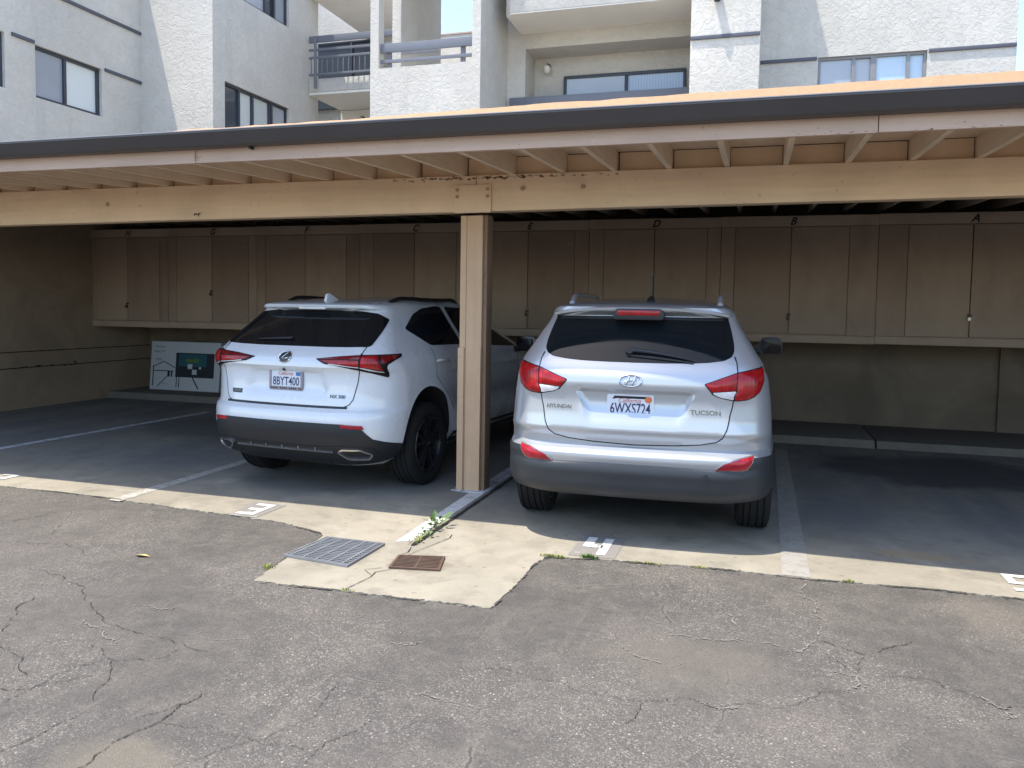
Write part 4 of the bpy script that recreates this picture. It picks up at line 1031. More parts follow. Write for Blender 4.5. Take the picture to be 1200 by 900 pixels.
class Car:
    def __init__(self, surf, root): self.s, self.root = surf, root
    def at_sz(self, u, v): return self.s.P(u, v), self.s.N(u, v)
    def at_yz(self, side):
        def f(u, v):
            q = self.s.s_of_y(u, v); p = self.s.P(q, v); n = self.s.N(q, v)
            return (p, n) if side > 0 else (p * np.array([-1, 1, 1]), n * np.array([-1, 1, 1]))
        return f
    def patch(self, poly, name, mat, off=.003, thick=.012, step=.028, fn=None, parent=None, flip=False, dome=0.):
        fn = fn or self.at_sz
        b = resample(poly, step); n = len(b)
        xs = [p[0] for p in b]; ys = [p[1] for p in b]; pts = list(b)
        bd_ = np.array(b)
        for i in range(int((max(xs) - min(xs)) / step) + 1):
            for j in range(int((max(ys) - min(ys)) / step) + 1):
                p = (min(xs) + (i + .5 * (j % 2)) * step, min(ys) + j * step)
                if inside(p, b) and np.min(np.hypot(bd_[:, 0] - p[0], bd_[:, 1] - p[1])) > step * .5: pts.append(p)
        r = delaunay_2d_cdt([Vector(p) for p in pts], [(i, (i + 1) % n) for i in range(n)], [], 1, 1e-6)
        v2, faces = r[0], [tuple(f) for f in r[2]]
        vs, ns = [], []
        for p in v2:
            q, nn = fn(p.x, p.y); h = off
            if dome:
                dd = float(np.min(np.hypot(bd_[:, 0] - p.x, bd_[:, 1] - p.y))); h = off + dome * min(1, dd / (step * 1.2)) ** .6
            vs.append(q + nn * h); ns.append(nn)
        # rim: the outline turned down into the body
        ec = {}
        for f in faces:
            for i in range(len(f)):
                a, c = f[i], f[(i + 1) % len(f)]; ec[(a, c)] = 1
        rim = [(a, c) for a, c in ec if (c, a) not in ec]
        low = {}; fs = list(faces)
        for a, c in rim:
            for k in (a, c):
                if k not in low: low[k] = len(vs); vs.append(vs[k] - ns[k] * thick)
            fs.append((c, a, low[a], low[c]))
        if flip: fs = [f[::-1] for f in fs]
        return mesh_obj(name, vs, fs, mat, parent or self.root, angle=38)
    def strip(self, line, w, name, mat, off=.0035, fn=None, parent=None, closed=False, thick=.004):
        """narrow band following the surface: shut lines, mouldings"""
        fn = fn or self.at_sz; pts = resample(line, .02, closed); vs = []; n = len(pts)
        for i, p in enumerate(pts):
            a, c = (pts[i - 1], pts[(i + 1) % n]) if closed else (pts[max(i - 1, 0)], pts[min(i + 1, n - 1)])
            d = Vector((c[0] - a[0], c[1] - a[1])); d.normalize(); nx, ny = -d.y * w / 2, d.x * w / 2
            for sx, lift in ((1, -thick), (1, off), (-1, off), (-1, -thick)):
                q, nn = fn(p[0] + nx * sx, p[1] + ny * sx); vs.append(q + nn * lift)
        fs = []
        for i in range(n if closed else n - 1):
            j = (i + 1) % n
            for k in range(3): fs.append((i * 4 + k, i * 4 + k + 1, j * 4 + k + 1, j * 4 + k))
        o = mesh_obj(name, vs, fs, mat, parent or self.root, angle=40)
        bm = bmesh.new(); bm.from_mesh(o.data); bmesh.ops.recalc_face_normals(bm, faces=bm.faces); bm.to_mesh(o.data); bm.free(); return o
    def words(self, body, size, s0, z0, name, mat, sx=1., off=.004, thick=.004, parent=None, shear=0., bold=0.):
        v, f = text2d(body, size, sx, shear, bold=bold); vs = []
        for x, z in v:
            q, nn = self.at_sz(s0 + x, z0 + z); vs.append(q + nn * off)
        return mesh_obj(name, vs, f, mat, parent or self.root, smooth=False)
    def ring(self, s0, z0, a, b, r, name, mat, lift=.006, parent=None, seg=40, rot=0.):
        """oval badge ring lying on the surface"""
        path = []
        for k in range(seg + 1):
            t = 2 * math.pi * k / seg; q, nn = self.at_sz(s0 + a * math.cos(t), z0 + b * math.sin(t)); path.append(tuple(q + nn * lift))
        return path
    def body(self, name, mats, wells):
        """whole shell with the wheel wells cut out"""
        s = self.s; zs = list(np.arange(s.z0, s.z1 - .02, .0115)) + list(np.linspace(s.z1 - .02, s.z1, 7))
        zs = sorted(set([round(float(z), 4) for z in zs] + [round(float(z), 4) for z in s.L[:, 0]]))
        keep = [zs[0]]
        for z in zs[1:]:
            if z - keep[-1] > .0035: keep.append(z)
        keep[-1] = s.z1
        ring = []
        for z in keep:
            _, x, y = s.outline(z); r = [(a, b, z) for a, b in zip(x, y)]; l = [(-a, b, z) for a, b in zip(x[-2:0:-1], y[-2:0:-1])]
            ring.append(r + l)
        n = len(ring[0]); vs = [p for r_ in ring for p in r_]; fs = []
        for i in range(len(ring) - 1):
            for k in range(n): fs.append((i * n + k, i * n + (k + 1) % n, (i + 1) * n + (k + 1) % n, (i + 1) * n + k))
        fs.append(tuple(range(n))[::-1]); fs.append(tuple((len(ring) - 1) * n + k for k in range(n)))
        o = mesh_obj(name, vs, fs, mats, None, smooth=False)
        bm = bmesh.new(); bm.from_mesh(o.data); bmesh.ops.recalc_face_normals(bm, faces=bm.faces); bm.to_mesh(o.data); bm.free()
        tmp = []
        for (yc, zc, ry, rz_, side) in wells:
            g = MB(); pts = [(yc + ry * math.cos(2 * math.pi * k / 56), zc + rz_ * math.sin(2 * math.pi * k / 56)) for k in range(56)]
            g.prism(pts, 'x', side * .56, side * 1.15); c = g.build('well_cutter', mats[-1]); tmp.append(c)
            m_ = o.modifiers.new('cut', 'BOOLEAN'); m_.object = c; m_.operation = 'DIFFERENCE'; m_.solver = 'EXACT'
        dg = bpy.context.evaluated_depsgraph_get(); dg.update()
        me = bpy.data.meshes.new_from_object(o.evaluated_get(dg)); o.modifiers.clear(); old = o.data; o.data = me; bpy.data.meshes.remove(old)
        for c in tmp: bpy.data.objects.remove(c)
        while len(me.materials) > len(mats): me.materials.pop()
        for p in me.polygons:
            c = p.center; p.material_index = 0
            for (yc, zc, ry, rz_, side) in wells:
                q = math.hypot((c.y - yc) / ry, (c.z - zc) / rz_)
                if c.x * side > .5 and q < 1.004 and (abs(p.normal.x) < .35 if q > .97 else c.x * side < .7): p.material_index = len(mats) - 1
        me.polygons.foreach_set('use_smooth', [True] * len(me.polygons)); me.set_sharp_from_angle(angle=R(38)); me.update()
        o.parent = self.root; return o
    def roof_z(self, x, y):
        s = self.s; n = s.NR + s.NC + s.NS
        for i in range(len(s.zs) - 1, -1, -1):
            if s.Y[i][0] <= y <= s.Y[i][n - 1] and np.interp(y, s.Y[i][:n], s.X[i][:n]) >= abs(x): return float(s.zs[i])
        return float(s.z0)

def put(g, name, mat, parent, **k): return g.build(name, mat, parent, **k)

def make_wheel(root, x, y, r, w, side, rim_mat, spokes=5, rim_r=.235):
    """rim with spokes, its tyre as a sub-part; x is the tyre centre"""
    xo = x + side * w * .5
    g = MB(); g.lathe_x([(x - side * .07, .05), (x - side * .07, rim_r - .02), (x - side * w * .42, rim_r), (x - side * w * .42, rim_r + .012), (xo - side * .012, rim_r + .012), (xo - side * .004, rim_r + .004), (xo - side * .012, rim_r - .012), (x + side * .03, rim_r - .03)], y, r, 56)
    g.cyl((0, y, r), 'x', .055, x + side * .02, xo - side * .030, 20)
    for k in range(spokes):
        for q in (-.13, .13):
            a = 2 * math.pi * k / spokes + .3
            p0 = (y + math.cos(a + q * .5) * .04, r + math.sin(a + q * .5) * .04); p1 = (y + math.cos(a + q * 1.6) * (rim_r - .012), r + math.sin(a + q * 1.6) * (rim_r - .012))
            d = Vector((p1[0] - p0[0], p1[1] - p0[1])); d.normalize(); nx, ny = -d.y * .020, d.x * .020
            a0, a1 = xo - side * .022, xo - side * .060
            g.add([(a0, p0[0] + nx, p0[1] + ny), (a0, p0[0] - nx, p0[1] - ny), (a0 + side * .006, p1[0] - nx * .7, p1[1] - ny * .7), (a0 + side * .006, p1[0] + nx * .7, p1[1] + ny * .7),
                   (a1, p0[0] + nx, p0[1] + ny), (a1, p0[0] - nx, p0[1] - ny), (a1, p1[0] - nx * .7, p1[1] - ny * .7), (a1, p1[0] + nx * .7, p1[1] + ny * .7)],
                  [(0, 1, 2, 3), (4, 7, 6, 5), (0, 4, 5, 1), (1, 5, 6, 2), (2, 6, 7, 3), (3, 7, 4, 0)])
    wh = g.build('wheel', rim_mat, root, smooth=True, angle=30)
    hw = w / 2; prof = [(-hw * .80, rim_r + .006), (-hw * .97, rim_r + .03), (-hw * 1.04, (r + rim_r) / 2), (-hw * .99, r - .035), (-hw * .90, r - .012)]
    gv = [-.60, -.22, .22, .60]; e = -hw * .84
    tr = [(-hw * .84, r - .004)]
    for q in gv: tr += [(q * hw - .0055, r), (q * hw - .004, r - .009), (q * hw + .004, r - .009), (q * hw + .0055, r)]
    tr += [(hw * .84, r - .004)]
    prof = prof + tr + [(-a, b) for a, b in prof[::-1]]
    g = MB(); g.lathe_x([(x + a, b) for a, b in prof], y, r, 84)
    # sipes: shallow blocks standing on the shoulder ribs
    for k in range(70):
        a = 2 * math.pi * k / 70
        for sx in (-1, 1):
            for dd in (0,):
                ca, sa = math.cos(a), math.sin(a); cb, sb = math.cos(a + .055), math.sin(a + .055)
                q0, q1 = x + sx * hw * .66, x + sx * hw * .90; r0, r1 = r - .001, r + .0035; rs = r - .010
                g.add([(q0, y + ca * r0, r + sa * r0), (q0, y + cb * r0, r + sb * r0), (q0, y + cb * r1, r + sb * r1), (q0, y + ca * r1, r + sa * r1),
                       (q1, y + ca * (rs - .004), r + sa * (rs - .004)), (q1, y + cb * (rs - .004), r + sb * (rs - .004)), (q1, y + cb * rs, r + sb * rs), (q1, y + ca * rs, r + sa * rs)],
                      [(0, 1, 2, 3), (4, 7, 6, 5), (0, 4, 5, 1), (2, 6, 7, 3), (1, 5, 6, 2), (0, 3, 7, 4)])
    g.build('tyre', M['tyre'], wh, smooth=True, angle=28)
    return wh

def plate_part(car, s0, z0, number, root, frame=None, sticker='sticker_o', tilt=None, band=True, lift=.012):
    """rigid number plate, 305 x 152 mm, facing along the local surface"""
    p, n = car.at_sz(s0, z0); n = np.array([0, n[1], n[2]]); n /= np.linalg.norm(n)
    if tilt is not None: n = np.array([0, -math.cos(tilt), math.sin(tilt)])
    up = np.array([0, -n[2] * -1, 0]); up = np.cross(n, np.array([1., 0, 0])); up = up if up[2] > 0 else -up
    rx = np.array([1., 0, 0])
    def q(u, v, d): return tuple(p + rx * u + up * v + n * (lift + d))
    def flat(poly, name, mat, d, par):
        return mesh_obj(name, [q(u, v, d) for u, v in poly], [tuple(range(len(poly)))], mat, par, smooth=False)
    def slab(w, h, d0, d1, name, mat, par, r=.012):
        o = rounded([(-w / 2, -h / 2), (w / 2, -h / 2), (w / 2, h / 2), (-w / 2, h / 2)], r, 4); m = len(o)
        return mesh_obj(name, [q(u, v, d1) for u, v in o] + [q(u, v, d0) for u, v in o], [tuple(range(m)), tuple(range(m, 2 * m))[::-1]] + [((i + 1) % m, i, m + i, m + (i + 1) % m) for i in range(m)], mat, par, smooth=False)
    pl = slab(.305, .152, -.010, .0, 'number_plate', M['plate'], root)
    if frame:
        fo = rounded([(-.166, -.088), (.166, -.088), (.166, .086), (-.166, .086)], .012, 4); fi = rounded([(-.146, -.060), (.146, -.060), (.146, .068), (-.146, .068)], .008, 4); m = len(fo)
        vs = [q(u, v, .004) for u, v in fo] + [q(u, v, .004) for u, v in fi] + [q(u, v, -.012) for u, v in fo] + [q(u, v, .0) for u, v in fi]
        fs = []
        for i in range(m):
            j = (i + 1) % m; fs += [(i, j, m + j, m + i), (j, i, 2 * m + i, 2 * m + j), (m + i, m + j, 3 * m + j, 3 * m + i)]
        fr = mesh_obj('plate_frame', vs, fs, M[frame], pl, smooth=False)
        v, f = text2d('DEALER', .001) if False else ([], [])
        o = rounded([(-.10, .070), (.055, .070), (.055, .083), (-.10, .083)], .003, 2); flat(o, 'frame_band', M['ink'], .0055, pl)
        for k in range(17):
            a = -.15 + k * .0185; flat([(a, -.080), (a + .011, -.080), (a + .011, -.067), (a, -.067)], 'frame_lettering', M['ink'], .0055, pl) if k % 5 != 4 else None
    if band:
        flat([(-.118, .044), (-.105, .066), (.125, .066), (.125, .050), (-.09, .050)], 'dark_band', M['ink'], .0012, pl)  # dark band across the upper part of the plate
    v, f = text2d('California', .040, .95, .2); mesh_obj('plate_script', [q(x - .005, z + .046 - (.010 if band else 0), .0018) for x, z in v], f, M['plate_red'], pl, smooth=False)
    v, f = text2d(number, .098, .60, bold=.0012)
    wd = max(x for x, z in v) - min(x for x, z in v); k = .262 / wd
    mesh_obj('plate_lettering', [q(x * k, z * 1.0 - .019, .0018) for x, z in v], f, M['plate_blue'], pl, smooth=False)
    o = [(.118 + .024 * math.cos(t), .046 + .022 * math.sin(t)) for t in np.linspace(0, 6.283, 12, endpoint=False)] if sticker == 'sticker_o' else [(.098, .032), (.142, .032), (.142, .062), (.098, .062)]
    flat(o, 'month_sticker', M[sticker], .0024, pl)
    if not frame:
        for u in (-.115, .115): flat([(u + .005 * math.cos(t), -.064 + .005 * math.sin(t)) for t in np.linspace(0, 6.283, 10, endpoint=False)], 'plate_screw', M['chrome_dull'], .002, pl)
    return pl

def mirror_s(poly): return [(-s, z) for s, z in poly][::-1]

def wing_mirror(root, x, y, z, side, mat):
    g = MB(); pts = []
    def sec(cx, wy, wz, zo): return [(cx, y - wy * .35 + wy * math.cos(t) * .5, z + zo + wz * .5 * math.copysign(abs(math.sin(t)) ** .6, math.sin(t))) for t in np.linspace(0, 6.283, 20, endpoint=False)]
    rings = [sec(x + side * a, wy, wz, zo) for a, wy, wz, zo in ((.0, .02, .06, -.03), (.05, .08, .10, -.015), (.07, .13, .150, 0), (.15, .17, .172, .004), (.22, .15, .160, .004), (.245, .09, .11, .0), (.255, .02, .03, 0))]
    vs = [p for r_ in rings for p in r_]; n = 20
    g.add(vs, [(i * n + k, i * n + (k + 1) % n, (i + 1) * n + (k + 1) % n, (i + 1) * n + k) for i in range(len(rings) - 1) for k in range(n)] + [tuple(range(n)), tuple(range((len(rings) - 1) * n, len(rings) * n))[::-1]])
    o = g.build('wing_mirror', mat, root, smooth=True, angle=60)
    g = MB(); yy = y - .155
    q = rounded([(x + side * .062, z - .070), (x + side * .235, z - .066), (x + side * .240, z + .066), (x + side * .066, z + .076)] if side > 0 else [(x + side * .062, z - .070), (x + side * .066, z + .076), (x + side * .240, z + .066), (x + side * .235, z - .066)], .035, 5)
    g.prism([(a, b) for a, b in q], 'y', yy, yy + .05); g.build('mirror_glass', M['smoke'], o, bevel=.004)
    g = MB(); g.tube([(x - side * .03, y, z - .06), (x + side * .09, y - .01, z - .045)], [.035, .028], 10); g.build('mirror_arm', M['black_plastic'], o, smooth=True)
    return o

def common(car, root, axle_r, axle_f, r, w, track, rim, glass, win_poly, spokes, door_cuts, rocker):
    for y in (axle_r, axle_f):
        for s in (-1, 1): make_wheel(root, s * track, y, r, w, s, rim, spokes)
    g = MB(); g.box(-.55, .55, .45, axle_f + .45, .31, .45); g.box(-.60, .60, axle_r - .05, axle_r + .05, .30, .38); put(g, 'underbody', M['well'], root)
    for s in (-1, 1):
        fn = car.at_yz(s)
        for k, wp in enumerate(win_poly):
            car.patch(rounded(wp, .03), 'side_window', glass, off=.003, fn=fn, parent=root, flip=s < 0, step=.045)
        for lc in door_cuts: car.strip(lc, .006, 'door_gap', M['gap'], off=.0012, fn=fn)
        car.strip(rocker[0], rocker[1], 'sill_cladding', M['clad_dark'], off=.008, fn=fn)

# ------------------------------------------------------------------ silver crossover
def build_silver():
    S = CarSurface(SILVER_LEVELS, SILVER_FRONT, 2.3, (_silver_recess, _silver_belt), (_silver_flare,))
    root = thing('parked_car', 'silver crossover with an upright roof aerial, parked right of the post', 'car')
    car = Car(S, root); ry, fy = .88, 3.52; r = .345
    wells = [(ry, r + .02, .405, .415, 1), (ry, r + .02, .405, .415, -1), (fy, r + .02, .405, .415, 1), (fy, r + .02, .405, .415, -1)]
    body = car.body('body', [M['silver'], M['well']], wells)
    # grey lower bumper wrapping forward to the wheel openings
    h = [(0, .556), (.20, .556), (.40, .551), (.525, .546), (.60, .560), (.70, .590), (.776, .622), (.86, .624)]
    sa = lambda y, z: float(S.s_of_y(y, z))
    side_top = [(sa(.475, .628), .626), (sa(.480, .45), .45)]
    lo = [(sa(.52, .345), .345), (.80, .345), (.55, .335), (.3, .335), (0, .335)]
    right = h + side_top + lo
    poly = right[:-1] + [(-s, z) for s, z in right[::-1]][0:-1]
    bump_ = car.patch(poly, 'rear_bumper', M['clad'], off=.009, thick=.03, step=.022)
    for sg in (1, -1):
        rf = [(.522, .5535), (.577, .592), (.640, .614), (.776, .634), (.757, .595), (.724, .561), (.700, .553)][::-1]
        rf = rounded(rf, .008, 3); rf = rf if sg > 0 else mirror_s(rf)
        car.patch(rf, 'reflector', M['reflector'], off=.0115, dome=.003, step=.015)
        car.strip(resample(rf, .02), .006, 'reflector_rim', M['chrome_dull'], off=.0115, closed=True)
    car.patch([(.469 + .018 * math.cos(t), .505 + .018 * math.sin(t)) for t in np.linspace(0, 6.283, 18, endpoint=False)], 'bumper_plug', M['clad'], off=.0115, step=.02)
    # tailgate: shut line, glass, spoiler, lamps
    gp = [(.627, 1.262), (.640, 1.225), (.648, 1.171), (.641, .993), (.633, .94), (.612, .883), (.590, .800), (.565, .748), (.525, .716), (.43, .695), (.27, .681), (.0, .672)]
    full = gp + [(-s, z) for s, z in gp[::-1][1:]]
    gate = car.patch(rounded([(s * .999, z + .0015) for s, z in gp][::-1] + [(-s * .999, z + .0015) for s, z in gp] + [], .0) if False else resample([(-.60, 1.262)] + [(-s, z) for s, z in gp[1:]] + [(s, z) for s, z in gp[::-1][1:-1]] + [(.60, 1.262)], .03), 'tailgate', M['silver'], off=.0022, thick=.008, step=.026)
    car.strip(full, .007, 'tailgate_gap', M['gap'], off=.0032)
    gl = [(.0, 1.208), (.20, 1.209), (.36, 1.213), (.47, 1.221), (.56, 1.234), (.605, 1.256), (.624, 1.29), (.622, 1.34), (.606, 1.42), (.588, 1.492), (.585, 1.506), (.0, 1.512)]
    poly = gl[:-1] + [(0, 1.512)] + [(-s, z) for s, z in gl[::-1][1:-1]]
    glass = car.patch(rounded(poly, .012, 3), 'rear_window', M['glass'], off=.005, thick=.012, step=.03)
    car.strip([(-.555, 1.493), (0, 1.498), (.555, 1.493)], .014, 'window_band', M['clad_dark'], off=.0062, parent=glass)
    # spoiler lip with the high brake lamp
    g = MB(); top = []; n_ = 41
    for i in range(n_):
        x = -.585 + 1.17 * i / (n_ - 1); q = abs(x) / .585; yb = .250 + .06 * q ** 2 + .05 * max(0, q - .85) / .15 * q; zt = 1.580 - .040 * q ** 2.8
        top += [(x, yb + .17, zt + .012), (x, yb + .03, zt + .001), (x, yb, zt - .010), (x, yb + .005, zt - .026), (x, yb + .11, zt - .048), (x, yb + .17, zt - .05)]
    m = 6; fs = []
    for i in range(n_ - 1):
        for k in range(m): fs.append((i * m + k, (i + 1) * m + k, (i + 1) * m + (k + 1) % m, i * m + (k + 1) % m))
    fs += [tuple(range(m)), tuple(range((n_ - 1) * m, n_ * m))[::-1]]
    g.add(top, fs); sp = g.build('roof_spoiler', M['silver'], root, smooth=True, angle=50)
    g = MB(); g.prism(rounded([(-.165, 1.488), (.165, 1.488), (.170, 1.524), (.150, 1.562), (-.150, 1.562), (-.170, 1.524)], .018, 4), 'y', .243, .34); hb = g.build('high_brake_light', M['black_plastic'], root, bevel=.006)
    g = MB(); g.prism(rounded([(-.140, 1.518), (.140, 1.518), (.144, 1.552), (-.144, 1.552)], .012, 4), 'y', .2375, .25); g.build('lens', M['red'], hb, bevel=.003)
    # tail lamps
    for sg in (1, -1):
        fl = (lambda P_: P_) if sg > 0 else mirror_s
        out = rounded([(.440, 1.088), (.648, 1.166), (.777, 1.190), (.868, 1.200), (.892, 1.183), (.875, 1.11), (.828, 1.045), (.790, 1.012), (.735, .992), (.671, .985), (.640, .985), (.552, 1.003), (.490, 1.030)][::-1], .012, 3)
        lamp = car.patch(fl(out), 'tail_light', M['smoke'], off=.004, thick=.012, step=.02)
        outer = rounded([(.6515, 1.160), (.777, 1.182), (.862, 1.191), (.880, 1.178), (.866, 1.11), (.822, 1.050), (.786, 1.019), (.735, .999), (.671, .992), (.6465, .991)][::-1], .010, 3)
        inner = rounded([(.450, 1.087), (.6445, 1.158), (.6415, 1.052), (.490, 1.040)][::-1], .008, 3)
        rev = rounded([(.492, 1.036), (.641, 1.048), (.639, .993), (.556, 1.008)][::-1], .008, 3)
        car.patch(fl(outer), 'outer_lens', M['red'], off=.0075, dome=.008, step=.022, parent=lamp)
        car.patch(fl(inner), 'inner_lens', M['red'], off=.0075, dome=.006, step=.02, parent=lamp)
        car.patch(fl(rev), 'reversing_lens', M['clear'], off=.0075, dome=.003, step=.018, parent=lamp)
    # badges, plate, wiper, handle
    ct = -.024
    g = MB(); g.tube(car.ring(ct, 1.094, .072, .036, .005, '', None), .0062, 8, cap=False); em = g.build('oval_badge', M['chrome'], root, smooth=True)
    g = MB()
    for sx in (-1, 1):
        pth = [tuple(car.at_sz(ct + sx * .020 + .012 * (h_), 1.094 + .030 * h_)[0] + car.at_sz(ct, 1.094)[1] * .007) for h_ in np.linspace(-1, 1, 7)]
        g.tube(pth, [.003, .0055, .007, .007, .007, .0055, .003], 8)
    pth = [tuple(car.at_sz(ct + .040 * u, 1.094 + .010 * u)[0] + car.at_sz(ct, 1.094)[1] * .007) for u in np.linspace(-1, 1, 9)]
    g.tube(pth, .0055, 8); g.build('badge_letter', M['chrome'], em, smooth=True)
    car.words('HYUNDAI', .036, -.508, .905, 'badge_lettering', M['letter_metal'], 1.05, bold=.001, off=.006)
    car.words('TUCSON', .042, .466, .903, 'badge_lettering', M['letter_metal'], 1.12, bold=.001, off=.006)
    plate_part(car, ct - .002, .924, '6WXS724', root, lift=.010, tilt=.03)
    g = MB(); pw = []
    for t in np.linspace(0, 1, 14):
        s_ = -.045 + .425 * t; z_ = 1.277 - .055 * t ** 1.6; q, nn = car.at_sz(s_, z_); pw.append(tuple(q + nn * (.022 - .008 * t)))
    g.tube(pw, [.015 - .011 * t for t in np.linspace(0, 1, 14)], 8); wp = g.build('wiper', M['clad'], root, smooth=True)
    g = MB(); q, nn = car.at_sz(-.045, 1.268); c = q + nn * .012
    g.tube([tuple(q + nn * .0), tuple(q + nn * .03)], [.030, .022], 14); g.build('wiper_pivot', M['black_plastic'], wp, smooth=True)
    g = MB(); pw = [tuple(car.at_sz(-.06 + .43 * t, 1.249 - .036 * t)[0] + car.at_sz(0, 1.24)[1] * .010) for t in np.linspace(0, 1, 10)]; g.tube(pw, .006, 6); g.build('wiper_blade', M['black_plastic'], wp)
    car.strip([(-.36, 1.022), (.30, 1.022)], .012, 'handle_slot', M['gap'], off=-.002, thick=.002)
    # roof rails and aerial
    for sg in (1, -1):
        g = MB(); pth = []; rr = []
        for t in np.linspace(0, 1, 26):
            y_ = .66 + 1.75 * t; x_ = .525 - .02 * t + .01 * math.sin(math.pi * t); lift = .052 * min(1, math.sin(math.pi * min(max(t, .0), 1)) * 5) ** .7
            pth.append((sg * x_, y_, car.roof_z(x_, y_) + lift - .004)); rr.append(.021 if t < .1 else .017)
        g.tube(pth, rr, 10); g.build('roof_rail', M['silver'], root, smooth=True)
    g = MB(); z0 = car.roof_z(0.05, .70); g.tube([(.045, .66, z0 - .01), (.045, .70, z0 + .022), (.045, .74, z0 + .01)], [.035, .022, .010], 10); g.tube([(.045, .70, z0 + .015), (.045, .715, z0 + .19)], [.0065, .005], 8); g.build('roof_aerial', M['black_plastic'], root, smooth=True)
    w1 = [(.62, 1.24), (.70, 1.42), (.86, 1.50), (1.16, 1.53), (1.20, 1.21)]; w2 = [(1.26, 1.205), (1.22, 1.53), (1.95, 1.555), (2.02, 1.175)]; w3 = [(2.10, 1.17), (2.04, 1.555), (2.25, 1.53), (2.98, 1.13)]
    common(car, root, ry, fy, r, .225, .79, M['rim_silver'], M['glass2'], [w1, w2, w3], 5, [[(2.06, .36), (2.06, 1.16)], [(1.22, .70), (1.25, 1.2)], [(3.02, .40), (3.00, 1.08)]], ([(1.32, .40), (3.08, .40)], .11))
    for sg in (1, -1):
        wing_mirror(root, sg * .850, 2.80, 1.235, sg, M['silver'])
        for y_ in (1.46, 2.30):
            g = MB(); f = car.at_yz(sg); g.tube([tuple(f(y_ + d, 1.045)[0] + f(y_ + d, 1.045)[1] * l) for d, l in ((-.10, .0), (-.08, .028), (0, .036), (.08, .028), (.10, 0))], [.012, .014, .015, .014, .012], 8); g.build('door_handle', M['silver'], root, smooth=True)
    # exhaust hidden under the bumper
    g = MB(); g.tube([(.35, .95, .33), (.42, .40, .33), (.44, .20, .325)], .024, 12); g.box(-.30, .20, .34, .66, .315, .40); g.build('exhaust', M['black_plastic'], root, smooth=True)
    root.location = (SILVER_POSE[0], SILVER_POSE[1], .006); root.rotation_euler = (0, 0, R(SILVER_POSE[2]))
    return root

